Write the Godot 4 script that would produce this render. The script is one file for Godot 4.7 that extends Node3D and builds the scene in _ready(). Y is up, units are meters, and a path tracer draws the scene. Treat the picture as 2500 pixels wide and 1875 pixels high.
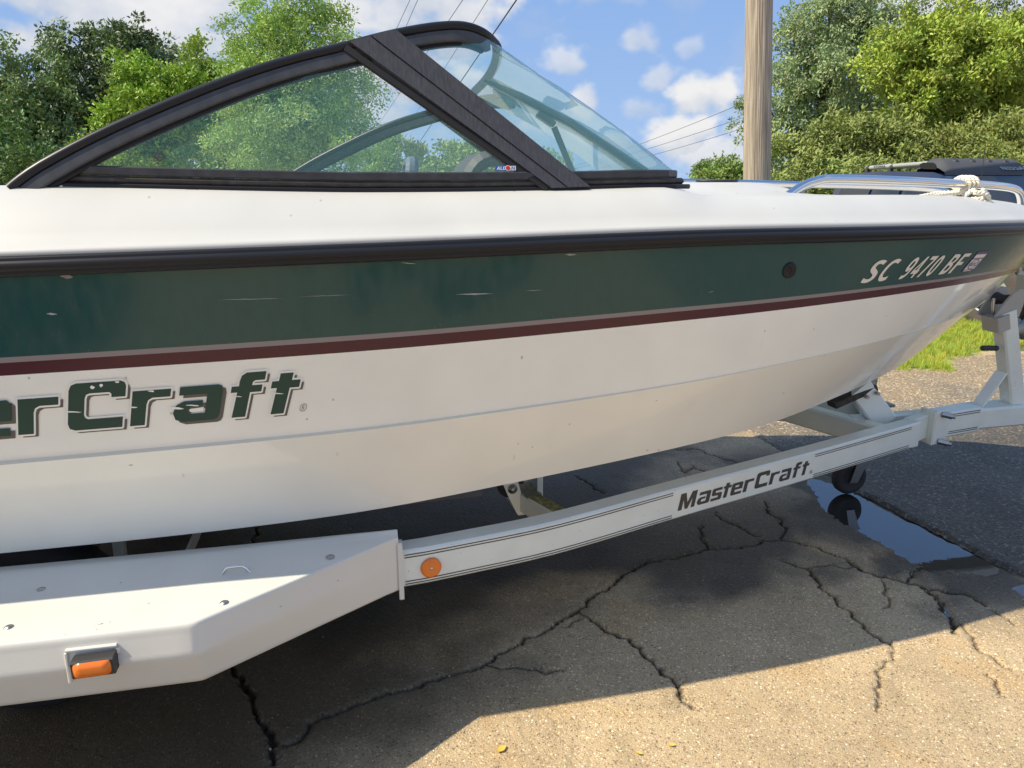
extends Node3D

# Boat frame: x runs forward along the keel, y up, z to starboard (towards the camera). Metres.
const TURN := 0.2094395
const TIP := 3.25
const ORIGIN := Vector3(-0.617498, 0.0, -2.905098)
const EYE := Vector3(0, 1.52, 0)

var M := {}
var rng := RandomNumberGenerator.new()
var noise := FastNoiseLite.new()
var fine := FastNoiseLite.new()

# ------------------------------------------------------------------ helpers
func numbered(called: String) -> String:
	if not has_node(NodePath(called)):
		return called
	var i := 1
	while has_node(NodePath("%s_%03d" % [called, i])):
		i += 1
	return "%s_%03d" % [called, i]

func tag(o: Node, label: String, category: String, group := "") -> void:
	o.set_meta("label", label)
	o.set_meta("category", category)
	if group:
		o.set_meta("group", group)

func thing(called: String, label: String, category: String, at := Vector3.ZERO, turn := 0.0, group := "") -> Node3D:
	var o := Node3D.new()
	o.name = numbered(called)
	add_child(o)
	o.position = at
	o.rotation.y = turn
	tag(o, label, category, group)
	return o

func maker() -> SurfaceTool:
	var st := SurfaceTool.new()
	st.begin(Mesh.PRIMITIVE_TRIANGLES)
	return st

func put(called: String, st: SurfaceTool, m: Material, parent: Node = null, normals := true) -> MeshInstance3D:
	if normals:
		st.generate_normals()
	var o := MeshInstance3D.new()
	o.name = called if parent else numbered(called)
	o.mesh = st.commit()
	o.material_override = m
	(parent if parent else self).add_child(o, true)
	return o

func place(o: Node3D) -> Node3D:
	o.position = ORIGIN
	o.rotation.y = TURN
	return o

func struct(o: Node) -> void:
	o.set_meta("kind", "structure")

func quad(st: SurfaceTool, a: Vector3, b: Vector3, c: Vector3, d: Vector3) -> void:
	for v in [a, b, c, a, c, d]:
		st.add_vertex(v)

func grid(st: SurfaceTool, rows: Array, smooth := true, wrap := false) -> void:
	st.set_smooth_group(0 if smooth else 0xFFFFFFFF)
	for i in rows.size() - 1:
		var p: PackedVector3Array = rows[i]
		var q: PackedVector3Array = rows[i + 1]
		var n := p.size()
		for j in (n if wrap else n - 1):
			var k := (j + 1) % n
			quad(st, p[j], p[k], q[k], q[j])

func frames(path: PackedVector3Array, up: Vector3) -> Array:
	var out := []
	for i in path.size():
		var t := (path[mini(i + 1, path.size() - 1)] - path[maxi(i - 1, 0)]).normalized()
		var side := t.cross(up).normalized()
		if side.length() < 0.5:
			side = t.cross(Vector3.RIGHT).normalized()
		out.append([side, side.cross(t).normalized()])
	return out

# section points are (side, up); ups may give one up vector per point
func sweep(st: SurfaceTool, path: PackedVector3Array, section: PackedVector2Array, up := Vector3.UP, smooth := false, ups: Array = [], caps := true) -> void:
	var rows := []
	for i in path.size():
		var t := (path[mini(i + 1, path.size() - 1)] - path[maxi(i - 1, 0)]).normalized()
		var u: Vector3 = ups[i] if ups.size() else up
		var side := t.cross(u).normalized()
		u = side.cross(t).normalized()
		var row := PackedVector3Array()
		for s in section:
			row.append(path[i] + side * s.x + u * s.y)
		rows.append(row)
	grid(st, rows, smooth, true)
	if caps:
		st.set_smooth_group(0xFFFFFFFF)
		var ids := Geometry2D.triangulate_polygon(section)
		for row in [rows[0], rows[-1]]:
			for k in ids:
				st.add_vertex(row[k])

func circle(r: float, n := 12, cx := 0.0, cy := 0.0) -> PackedVector2Array:
	var s := PackedVector2Array()
	for i in n:
		s.append(Vector2(cx + r * cos(TAU * i / n), cy + r * sin(TAU * i / n)))
	return s

func rect(w: float, h: float, c := 0.005, cx := 0.0, cy := 0.0) -> PackedVector2Array:
	var x := w / 2
	var y := h / 2
	var s := PackedVector2Array()
	for p in [[-x, -y + c], [-x + c, -y], [x - c, -y], [x, -y + c], [x, y - c], [x - c, y], [-x + c, y], [-x, y - c]]:
		s.append(Vector2(p[0] + cx, p[1] + cy))
	return s

func tube(st: SurfaceTool, path: PackedVector3Array, r: float, n := 12) -> void:
	var up := Vector3.UP
	if path.size() > 1 and absf((path[1] - path[0]).normalized().y) > 0.9:
		up = Vector3.RIGHT
	sweep(st, path, circle(r, n), up, true)

func beam(st: SurfaceTool, a: Vector3, b: Vector3, w: float, h: float, up := Vector3.UP, c := 0.006) -> void:
	sweep(st, PackedVector3Array([a, b]), rect(w, h, c), up)

func box(st: SurfaceTool, at: Vector3, size: Vector3, c := 0.004, basis := Basis.IDENTITY) -> void:
	beam(st, at - basis.z * size.z / 2, at + basis.z * size.z / 2, size.x, size.y, basis.y, minf(c, minf(size.x, size.y) * 0.3))

func lathe(st: SurfaceTool, profile: Array, xf: Transform3D, n := 24, smooth := true) -> void:
	var rows := []
	for i in n + 1:
		var a := TAU * i / n
		var row := PackedVector3Array()
		for p in profile:
			row.append(xf * Vector3(p[0] * cos(a), p[1], p[0] * sin(a)))
		rows.append(row)
	grid(st, rows, smooth)

func prism(st: SurfaceTool, poly: PackedVector2Array, xf: Transform3D, depth: float, c := 0.0) -> void:
	st.set_smooth_group(0xFFFFFFFF)
	var ids := Geometry2D.triangulate_polygon(poly)
	for z in [0.0, depth]:
		for k in ids:
			st.add_vertex(xf * Vector3(poly[k].x, poly[k].y, z))
	for i in poly.size():
		var p := poly[i]
		var q := poly[(i + 1) % poly.size()]
		quad(st, xf * Vector3(p.x, p.y, 0), xf * Vector3(q.x, q.y, 0), xf * Vector3(q.x, q.y, depth), xf * Vector3(p.x, p.y, depth))

func curve(pts: Array, n: int) -> PackedVector3Array:
	var out := PackedVector3Array()
	for i in pts.size() - 1:
		var a: Vector3 = pts[maxi(i - 1, 0)]
		var b: Vector3 = pts[i]
		var c: Vector3 = pts[i + 1]
		var d: Vector3 = pts[mini(i + 2, pts.size() - 1)]
		for k in n:
			out.append(b.cubic_interpolate(c, a, d, float(k) / n))
	out.append(pts[-1])
	return out

func mat(c: Color, rough := 0.5, metal := 0.0, spec := 0.5) -> StandardMaterial3D:
	var m := StandardMaterial3D.new()
	m.albedo_color = c.linear_to_srgb()
	m.roughness = rough
	m.metallic = metal
	m.metallic_specular = spec
	return m

func pane(tint: Color, share: float) -> StandardMaterial3D:
	var m := mat(tint, 0.02)
	m.albedo_color.a = share
	m.transparency = BaseMaterial3D.TRANSPARENCY_ALPHA
	m.cull_mode = BaseMaterial3D.CULL_DISABLED
	return m

func hermite(xs: Array, ys: Array, x: float) -> float:
	var n := xs.size()
	if x <= xs[0]:
		return ys[0]
	if x >= xs[n - 1]:
		return ys[n - 1]
	var i := 0
	while x > xs[i + 1]:
		i += 1
	var m0: float = (ys[i + 1] - ys[maxi(i - 1, 0)]) / (xs[i + 1] - xs[maxi(i - 1, 0)])
	var m1: float = (ys[mini(i + 2, n - 1)] - ys[i]) / (xs[mini(i + 2, n - 1)] - xs[i])
	var h: float = xs[i + 1] - xs[i]
	var t: float = (x - xs[i]) / h
	return (2 * t ** 3 - 3 * t * t + 1) * ys[i] + (t ** 3 - 2 * t * t + t) * h * m0 + (-2 * t ** 3 + 3 * t * t) * ys[i + 1] + (t ** 3 - t * t) * h * m1

# ------------------------------------------------------------------ the hull's lines
func rail_half(a: float) -> float:
	return 1.14 * pow(maxf(0.0, 1.0 - pow(maxf(0.0, a + 1.0) / (TIP + 1.0), 2.6)), 0.75)

func rail_line(a: float) -> Vector3:
	return Vector3(a, hermite([-2.5, -0.76, 0.0, 0.9, 1.44, 2.5, 3.25], [1.30, 1.332, 1.347, 1.363, 1.361, 1.348, 1.32], a), rail_half(a))

func knuckle_line(a: float) -> Vector3:
	return Vector3(a, hermite([-2.5, -0.87, 0, 0.41, 0.98, 1.57, 2.08, 2.95], [0.85, 0.876, 0.894, 0.914, 0.945, 0.982, 1.0, 0.998], a), hermite([-2.5, -1, 0, 0.9, 1.5, 2.0, 2.4, 2.75, 2.95], [1.06, 1.06, 1.035, 0.955, 0.83, 0.64, 0.41, 0.16, 0.0], a))

func chine_line(a: float) -> Vector3:
	return Vector3(a, hermite([-2.5, -0.96, -0.5, -0.06, 0.43, 1.06, 1.44, 1.8, 2.65], [0.56, 0.579, 0.584, 0.598, 0.634, 0.681, 0.70, 0.733, 0.80], a), hermite([-2.5, -1, 0, 0.5, 1.05, 1.4, 1.8, 2.15, 2.45, 2.65], [0.945, 0.945, 0.925, 0.88, 0.80, 0.70, 0.54, 0.36, 0.17, 0.0], a))

func keel_line(a: float) -> Vector3:
	return Vector3(a, hermite([-2.5, 0.5, 1.4, 1.9, 2.2, 2.42, 2.65], [0.40, 0.42, 0.45, 0.50, 0.57, 0.675, 0.80], a), 0)

func along(e: float, far: float) -> float:
	return -2.5 + (far + 2.5) * e

func hull_at(e: float, v: float) -> Vector3:
	return rail_line(along(e, 3.25)).lerp(knuckle_line(along(e, 2.95)), v)

func hull_out(e: float, v: float) -> Vector3:
	var p := hull_at(e, v)
	var n := (hull_at(minf(e + 0.004, 1.0), v) - hull_at(e - 0.004, v)).cross(hull_at(e, v - 0.02) - hull_at(e, v + 0.02)).normalized()
	return n if n.z > 0 else -n

func deck_edge(a: float) -> float:
	return hermite([-2.5, -0.79, -0.5, 0, 0.54, 0.9, 0.97, 1.04, 1.35, 2.0, 2.31, 2.83, 3.25], [1.50, 1.524, 1.518, 1.508, 1.512, 1.520, 1.511, 1.497, 1.495, 1.493, 1.484, 1.445, 1.385], a)

# ------------------------------------------------------------------ textures and materials
func speckle(size: int, base: Color, stones: Array, count: int, biggest: float, seed_: int) -> Array:
	var r := RandomNumberGenerator.new()
	r.seed = seed_
	var n1 := FastNoiseLite.new()
	n1.seed = seed_
	n1.frequency = 0.18
	n1.fractal_octaves = 3
	var img := n1.get_seamless_image(size, size)
	img.convert(Image.FORMAT_RGB8)
	var hgt := Image.create(size, size, false, Image.FORMAT_RGB8)
	for y in size:
		for x in size:
			var k := img.get_pixel(x, y).r
			var g := 0.66 + 0.5 * k
			img.set_pixel(x, y, Color(base.r * g, base.g * g, base.b * g))
			hgt.set_pixel(x, y, Color(0.30 + 0.3 * k, 0, 0))
	for i in count:
		var cx := r.randi_range(0, size - 1)
		var cy := r.randi_range(0, size - 1)
		var rad := 1.0 + biggest * pow(r.randf(), 3.0)
		var c: Color = stones[r.randi_range(0, stones.size() - 1)]
		var f := r.randf_range(0.75, 1.2)
		var sq := r.randf_range(0.6, 1.0)
		var an := r.randf() * PI
		var ca := cos(an)
		var sa := sin(an)
		var R := int(ceil(rad))
		for dy in range(-R, R + 1):
			for dx in range(-R, R + 1):
				var u := (dx * ca + dy * sa) / rad
				var w := (-dx * sa + dy * ca) / (rad * sq)
				var q := u * u + w * w
				if q < 1.0:
					var X := posmod(cx + dx, size)
					var Y := posmod(cy + dy, size)
					img.set_pixel(X, Y, Color(c.r * f, c.g * f, c.b * f))
					hgt.set_pixel(X, Y, Color(0.55 + 0.45 * (1.0 - q), 0, 0))
	return [ImageTexture.create_from_image(img), ImageTexture.create_from_image(hgt)]

func streaks(w: int, h: int, fx: float, fy: float, lo: Color, hi: Color, seed_: int, sharp := 1.0) -> ImageTexture:
	var n := FastNoiseLite.new()
	n.seed = seed_
	n.frequency = 1.0
	n.fractal_octaves = 4
	var img := Image.create(w, h, false, Image.FORMAT_RGB8)
	for y in h:
		for x in w:
			var a := TAU * x / w
			var k := clampf(0.5 + 0.62 * n.get_noise_3d(cos(a) * fx, sin(a) * fx, y * fy), 0, 1)
			img.set_pixel(x, y, lo.lerp(hi, pow(k, sharp)))
	return ImageTexture.create_from_image(img)

func grime(size: int, lo: float, hi: float, freq: float, specks: int, speck: Color, seed_: int) -> ImageTexture:
	var n := FastNoiseLite.new()
	n.seed = seed_
	n.frequency = freq
	n.fractal_octaves = 5
	var img := n.get_seamless_image(size, size)
	img.convert(Image.FORMAT_RGB8)
	var r := RandomNumberGenerator.new()
	r.seed = seed_
	for y in size:
		for x in size:
			var k := lo + (hi - lo) * img.get_pixel(x, y).r
			img.set_pixel(x, y, Color(k, k, k))
	for i in specks:
		var x := r.randi_range(0, size - 2)
		var y := r.randi_range(0, size - 2)
		img.set_pixel(x, y, speck)
		if r.randf() < 0.4:
			img.set_pixel(x + 1, y, speck)
		if r.randf() < 0.3:
			img.set_pixel(x, y + 1, speck)
	return ImageTexture.create_from_image(img)

func triplanar(m: StandardMaterial3D, scale: float) -> StandardMaterial3D:
	m.uv1_triplanar = true
	m.uv1_scale = Vector3.ONE * scale
	return m

func materials() -> void:
	var c := speckle(1024, Color(0.84, 0.75, 0.60), [Color(0.83, 0.74, 0.59), Color(0.92, 0.85, 0.74), Color(0.70, 0.60, 0.47), Color(0.62, 0.54, 0.44), Color(0.86, 0.74, 0.55), Color(0.80, 0.71, 0.57)], 30000, 4.2, 11)
	M.concrete = mat(Color(1, 1, 1), 0.62, 0, 0.5)
	M.concrete.albedo_texture = c[0]
	M.concrete.vertex_color_use_as_albedo = true
	M.concrete.heightmap_enabled = true
	M.concrete.heightmap_texture = c[1]
	M.concrete.heightmap_scale = 0.26
	M.concrete.uv1_scale = Vector3(1.35, 1.35, 1)
	var a := speckle(1024, Color(0.62, 0.59, 0.53), [Color(0.76, 0.72, 0.65), Color(0.86, 0.80, 0.71), Color(0.64, 0.60, 0.53), Color(0.50, 0.48, 0.45), Color(0.72, 0.66, 0.58)], 17000, 9.0, 23)
	M.asphalt = mat(Color(1, 1, 1), 0.6, 0, 0.5)
	M.asphalt.albedo_texture = a[0]
	M.asphalt.vertex_color_use_as_albedo = true
	M.asphalt.heightmap_enabled = true
	M.asphalt.heightmap_texture = a[1]
	M.asphalt.heightmap_scale = 0.6
	M.asphalt.uv1_scale = Vector3(1.1, 1.1, 1)
	M.water = mat(Color(0.03, 0.03, 0.028), 0.03, 0, 1.0)
	M.water.clearcoat_enabled = true
	M.water.clearcoat = 0.3
	M.water.clearcoat_roughness = 0.02
	M.gel = mat(Color(0.88, 0.885, 0.825), 0.35)  # same gelcoat as the deck, paler to lift the shaded hull side
	M.gel.albedo_texture = grime(512, 0.945, 1.0, 0.010, 45, Color(0.5, 0.48, 0.44), 5)
	M.gel.clearcoat_enabled = true
	M.gel.clearcoat = 0.8
	M.gel.clearcoat_roughness = 0.06
	triplanar(M.gel, 0.5)
	M.aged_gel = mat(Color(0.78, 0.70, 0.54), 0.6)
	M.deck = M.gel.duplicate()
	M.deck.albedo_color = Color(0.585, 0.588, 0.56).linear_to_srgb()  # same gelcoat as the hull, toned down where the sun falls on it
	M.deck.clearcoat = 0.12
	M.deck.roughness = 0.45
	M.green = mat(Color(0.010, 0.066, 0.066), 0.22, 0, 0.5)
	M.green.albedo_texture = grime(512, 0.93, 1.0, 0.02, 25, Color(1, 1, 1), 61)
	M.green.roughness = 1.0
	M.green.roughness_texture = grime(512, 0.10, 0.34, 0.012, 0, Color.WHITE, 62)
	M.green.clearcoat_enabled = true
	M.green.clearcoat = 0.15
	M.green.clearcoat_roughness = 0.04
	triplanar(M.green, 1.0)
	M.green.uv1_scale = Vector3(3.2, 1.1, 3.2)
	M.grey_stripe = mat(Color(0.24, 0.21, 0.215), 0.3)
	M.maroon = mat(Color(0.062, 0.010, 0.022), 0.25)
	M.letter = mat(Color(0.006, 0.046, 0.036), 0.4)
	M.shadow_letter = mat(Color(0.11, 0.10, 0.095), 0.5)
	M.rubber = mat(Color(0.017, 0.018, 0.022), 0.36, 0, 0.36)
	M.black = mat(Color(0.058, 0.060, 0.067), 0.42)
	M.black.albedo_texture = grime(512, 0.7, 1.0, 0.02, 500, Color(1, 1, 1), 8)
	triplanar(M.black, 2.0)
	M.scratched = mat(Color(0.15, 0.15, 0.16), 0.5)
	M.scratched.albedo_texture = streaks(256, 512, 9.0, 0.02, Color(0.48, 0.46, 0.48), Color(0.78, 0.78, 0.8), 4)
	triplanar(M.scratched, 3.0)
	M.seal = mat(Color(0.075, 0.066, 0.058), 0.7)
	M.seal.albedo_texture = grime(256, 0.55, 1.0, 0.03, 200, Color(1, 1, 1), 9)
	triplanar(M.seal, 3.0)
	M.inner = mat(Color(0.008, 0.008, 0.009), 0.6)
	M.glass = pane(Color(0.26, 0.58, 0.50), 0.13)
	M.front_glass = pane(Color(0.18, 0.50, 0.54), 0.27)
	M.chrome = mat(Color(0.72, 0.72, 0.72), 0.12, 1.0)
	M.steel = mat(Color(0.42, 0.42, 0.42), 0.35, 1.0)
	M.galvanised = mat(Color(0.40, 0.44, 0.42), 0.38, 0.8)
	M.galvanised.albedo_texture = grime(256, 0.7, 1.0, 0.05, 0, Color.WHITE, 14)
	triplanar(M.galvanised, 4.0)
	M.frame = mat(Color(0.75, 0.79, 0.735), 0.32)
	M.frame.albedo_texture = grime(512, 0.94, 1.0, 0.008, 60, Color(0.3, 0.28, 0.25), 15)
	M.frame.clearcoat_enabled = true
	M.frame.clearcoat = 0.5
	M.frame.clearcoat_roughness = 0.12
	triplanar(M.frame, 1.2)
	M.mossy = mat(Color(0.42, 0.42, 0.20), 0.7)
	M.mossy.albedo_texture = grime(256, 0.5, 1.0, 0.04, 200, Color(0.3, 0.3, 0.1), 16)
	triplanar(M.mossy, 3.0)
	M.fender = mat(Color(0.68, 0.67, 0.615), 0.3)
	M.fender.albedo_texture = grime(512, 0.96, 1.0, 0.006, 12, Color(0.25, 0.22, 0.2), 17)
	M.fender.clearcoat_enabled = true
	M.fender.clearcoat = 0.4
	M.fender.clearcoat_roughness = 0.1
	triplanar(M.fender, 0.9)
	M.pin = mat(Color(0.05, 0.045, 0.042), 0.4)
	M.amber = mat(Color(0.85, 0.19, 0.004), 0.18)
	M.amber.clearcoat_enabled = true
	M.amber.clearcoat = 1.0
	M.amber.clearcoat_roughness = 0.03
	M.amber.backlight_enabled = true
	M.amber.backlight = Color(0.5, 0.12, 0.0)
	M.lamp_black = mat(Color(0.03, 0.03, 0.033), 0.5)
	M.tyre = mat(Color(0.028, 0.026, 0.026), 0.75)
	M.tan_tyre = mat(Color(0.085, 0.072, 0.066), 0.8)
	M.vinyl = mat(Color(0.10, 0.13, 0.17), 0.5)
	M.dash = mat(Color(0.05, 0.055, 0.06), 0.6)
	M.carpet = mat(Color(0.14, 0.14, 0.15), 0.95)
	M.rope = mat(Color(0.78, 0.74, 0.62), 0.85)
	M.navy = mat(Color(0.012, 0.020, 0.055), 0.2)
	M.navy.clearcoat_enabled = true
	M.navy.clearcoat = 1.0
	M.navy.clearcoat_roughness = 0.04
	M.cladding = mat(Color(0.06, 0.063, 0.07), 0.6)
	M.rack = mat(Color(0.42, 0.44, 0.42), 0.45, 0.3)
	M.car_glass = mat(Color(0.008, 0.012, 0.02), 0.03, 0, 0.8)
	M.alloy = mat(Color(0.66, 0.66, 0.66), 0.3, 0.7)
	M.lamp_lens = mat(Color(0.5, 0.5, 0.5), 0.08)
	M.white_ink = mat(Color(0.72, 0.68, 0.60), 0.5)
	M.white = mat(Color(0.8, 0.8, 0.8), 0.5)
	M.blue_ink = mat(Color(0.02, 0.10, 0.38), 0.4)
	M.violet_ink = mat(Color(0.10, 0.07, 0.22), 0.4)
	M.red_ink = mat(Color(0.62, 0.02, 0.02), 0.4)
	M.pole = mat(Color(1, 1, 1), 0.9)
	M.pole.albedo_texture = streaks(512, 1024, 8.0, 0.012, Color(0.40, 0.37, 0.33), Color(0.80, 0.755, 0.69), 31, 0.8)
	M.pole.heightmap_enabled = true
	M.pole.heightmap_texture = M.pole.albedo_texture
	M.pole.heightmap_scale = 2.0
	M.bark = mat(Color(0.09, 0.075, 0.06), 0.95)
	M.water.normal_enabled = true
	var wn := NoiseTexture2D.new()
	wn.width = 256
	wn.height = 256
	wn.seamless = true
	wn.as_normal_map = true
	wn.bump_strength = 1.2
	var wf := FastNoiseLite.new()
	wf.seed = 88
	wf.frequency = 0.02
	wn.noise = wf
	M.water.normal_texture = wn
	M.water.normal_scale = 0.06
	M.water.uv1_triplanar = true
	M.water.uv1_scale = Vector3.ONE * 2.0
	M.scratch = mat(Color(0.34, 0.35, 0.33), 0.5)
	M.bracket = mat(Color(0.36, 0.36, 0.34), 0.4, 0.2)
	M.wire = mat(Color(0.03, 0.03, 0.032), 0.6)
	M.sod = mat(Color(0.10, 0.13, 0.035), 0.95)
	M.wall = mat(Color(0.55, 0.42, 0.36), 0.9)
	M.roof = mat(Color(0.52, 0.40, 0.37), 0.8)
	M.lichen = mat(Color(0.7, 0.45, 0.08), 0.8)

# ------------------------------------------------------------------ sky
func smooth(a: float, b: float, x: float) -> float:
	var t := clampf((x - a) / (b - a), 0, 1)
	return t * t * (3 - 2 * t)

# az, el in degrees (az from the view axis, to the right); one entry: az, el, half width, half height, strength
var PUFFS := [
	[-27.0, 11.5, 15.0, 5.5, 0.95], [-33.0, 16.0, 10.0, 6.0, 0.9], [-15.5, 12.4, 2.2, 1.0, 0.5], [-20.8, 9.3, 2.6, 1.6, 0.9],
	[-7.0, 13.0, 6.5, 3.5, 0.95], [-3.5, 11.0, 3.0, 2.6, 0.7], [-9.0, 6.0, 8.0, 4.0, 0.8], [-30.0, 4.0, 12.0, 3.0, 0.8],
	[3.8, 8.6, 1.7, 1.3, 0.66], [5.2, 6.3, 1.2, 1.3, 0.8], [9.0, 10.2, 1.6, 1.0, 0.6], [10.6, 7.7, 1.2, 1.0, 0.62], [9.2, 5.6, 1.8, 0.8, 0.45], [12.5, 9.4, 1.0, 0.7, 0.4], [7.0, 3.2, 2.0, 0.8, 0.5],
	[13.5, 6.2, 2.4, 1.4, 1.0], [12.3, 3.4, 3.2, 1.8, 1.0], [15.2, 2.2, 3.5, 1.6, 0.9], [6.0, 13.0, 3.0, 1.2, 0.4], [17.5, 3.0, 3.0, 2.0, 0.7],
	[26.5, 12.0, 5.0, 4.0, 0.9], [31.0, 10.0, 5.0, 4.0, 0.7], [34.0, 5.0, 6.0, 4.0, 0.6],
	[-75.0, 12.0, 25.0, 9.0, 0.9], [180.0, 14.0, 40.0, 10.0, 0.9], [125.0, 35.0, 30.0, 12.0, 0.85], [-150.0, 28.0, 28.0, 12.0, 0.85], [-95.0, 40.0, 30.0, 12.0, 0.8], [70.0, 14.0, 25.0, 8.0, 0.85], [-60.0, 22.0, 22.0, 12.0, 0.7], [55.0, 25.0, 18.0, 9.0, 0.6], [100.0, 20.0, 25.0, 9.0, 0.6], [150.0, 30.0, 25.0, 12.0, 0.6], [-120.0, 18.0, 30.0, 9.0, 0.6], [-160.0, 45.0, 25.0, 12.0, 0.5], [10.0, 40.0, 18.0, 9.0, 0.45], [-30.0, 55.0, 25.0, 10.0, 0.5], [80.0, 55.0, 30.0, 10.0, 0.4],  # clouds out of view, cover added to brighten the shaded hull
]

func sky_color(az: float, el: float, n: FastNoiseLite) -> Color:
	var blue := Color(0.235, 0.425, 0.83).lerp(Color(0.44, 0.63, 0.93), pow(1.0 - clampf(el / 30.0, 0, 1), 2.2))
	blue = blue.lerp(Color(0.16, 0.33, 0.68), smooth(20, 80, el))
	var cover := 0.0
	var lit := 0.0
	var rad := deg_to_rad(az)
	var ce := cos(deg_to_rad(el))
	var p := Vector3(sin(rad) * ce, sin(deg_to_rad(el)) * 1.5, -cos(rad) * ce) * 100.0
	var f := n.get_noise_3dv(p) * 1.0
	var g := n.get_noise_3dv(p * 3.1 + Vector3(40, 3, 9))
	var wx := n.get_noise_3dv(p * 0.9 + Vector3(7, 50, 3))
	var wy := n.get_noise_3dv(p * 0.9 + Vector3(90, 5, 33))
	var wx2 := n.get_noise_3dv(p * 2.6 + Vector3(17, 5, 63))
	var wy2 := n.get_noise_3dv(p * 2.6 + Vector3(1, 75, 13))
	for q in PUFFS:
		var dx: float = absf(wrapf(az - q[0], -180, 180) / q[2] + 0.55 * wx + 0.28 * wx2)
		if dx > 1.6:
			continue
		var dy: float = (el - q[1]) / q[3] + 0.5 * wy + 0.25 * wy2
		if dy < -1.6 or dy > 1.6:
			continue
		var d := sqrt(dx * dx + dy * dy)
		var k: float = q[4] * smooth(1.12, 0.42, d - 1.0 * f - 0.5 * g)
		if k > cover:
			cover = k
			lit = clampf(0.62 + 0.42 * dy + 0.9 * f + 0.35 * g - 0.15 * (wrapf(az - q[0], -180, 180) / q[2]), 0, 1)
	cover = maxf(cover, 0.25 * smooth(0.12, 0.5, f))
	var cloud := Color(0.52, 0.60, 0.73).lerp(Color(0.93, 0.92, 0.92), lit)
	return blue.lerp(cloud, clampf(cover, 0, 1))

func make_sky() -> ImageTexture:
	var n := FastNoiseLite.new()
	n.seed = 77
	n.frequency = 0.055
	n.fractal_octaves = 6
	n.fractal_gain = 0.58
	var low := Image.create(720, 360, false, Image.FORMAT_RGB8)
	low.fill(Color(0.30, 0.29, 0.26))
	for y in 184:
		for x in 720:
			low.set_pixel(x, y, sky_color(wrapf((x + 0.5) / 720.0 * 360.0, -180, 180), maxf(90.0 - (y + 0.5) * 0.5, 0.0), n).linear_to_srgb())
	low.resize(3600, 1800, Image.INTERPOLATE_BILINEAR)
	var hi := Image.create(800, 300, false, Image.FORMAT_RGB8)
	for y in 300:
		for x in 800:
			hi.set_pixel(x, y, sky_color(-40.0 + (x + 0.5) * 0.1, 29.0 - (y + 0.5) * 0.1, n).linear_to_srgb())
	low.blit_rect(hi, Rect2i(400, 0, 400, 300), Vector2i(0, 610))
	low.blit_rect(hi, Rect2i(0, 0, 400, 300), Vector2i(3200, 610))
	return ImageTexture.create_from_image(low)

# ------------------------------------------------------------------ main
func _ready() -> void:
	rng.seed = 4
	noise.seed = 3
	noise.frequency = 1.0
	noise.fractal_octaves = 4
	fine.seed = 9
	fine.frequency = 1.0
	fine.fractal_octaves = 3

	var cam := Camera3D.new()
	cam.name = "camera"
	cam.position = EYE
	cam.rotation_degrees = Vector3(-14.92, 0, 0)
	cam.fov = 55.0
	cam.far = 900.0
	cam.near = 0.05
	add_child(cam)

	var env := Environment.new()
	env.background_mode = Environment.BG_SKY
	var sky := Sky.new()
	var pano := PanoramaSkyMaterial.new()
	pano.panorama = make_sky()
	pano.energy_multiplier = 0.70
	sky.sky_material = pano
	env.sky = sky
	env.tonemap_mode = Environment.TONE_MAPPER_LINEAR
	env.tonemap_exposure = 1.37
	env.sdfgi_enabled = true
	env.ssao_enabled = true
	env.ssil_enabled = true
	var we := WorldEnvironment.new()
	we.name = "environment"
	we.environment = env
	add_child(we)

	var sun := DirectionalLight3D.new()
	sun.name = "sun"
	sun.light_energy = 1.5
	sun.light_color = Color(1.0, 0.945, 0.84)
	sun.light_angular_distance = 0.5
	sun.shadow_enabled = true
	add_child(sun)
	var travel := Vector3(0.85 * cos(TURN) - 0.03 * sin(TURN), -1.0, -0.85 * sin(TURN) - 0.03 * cos(TURN)).normalized()
	sun.look_at_from_position(Vector3.ZERO, travel, Vector3.UP)

	materials()
	ground()
	trees()
	street()
	suv()
	trailer()
	boat()
	small_things()

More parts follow.
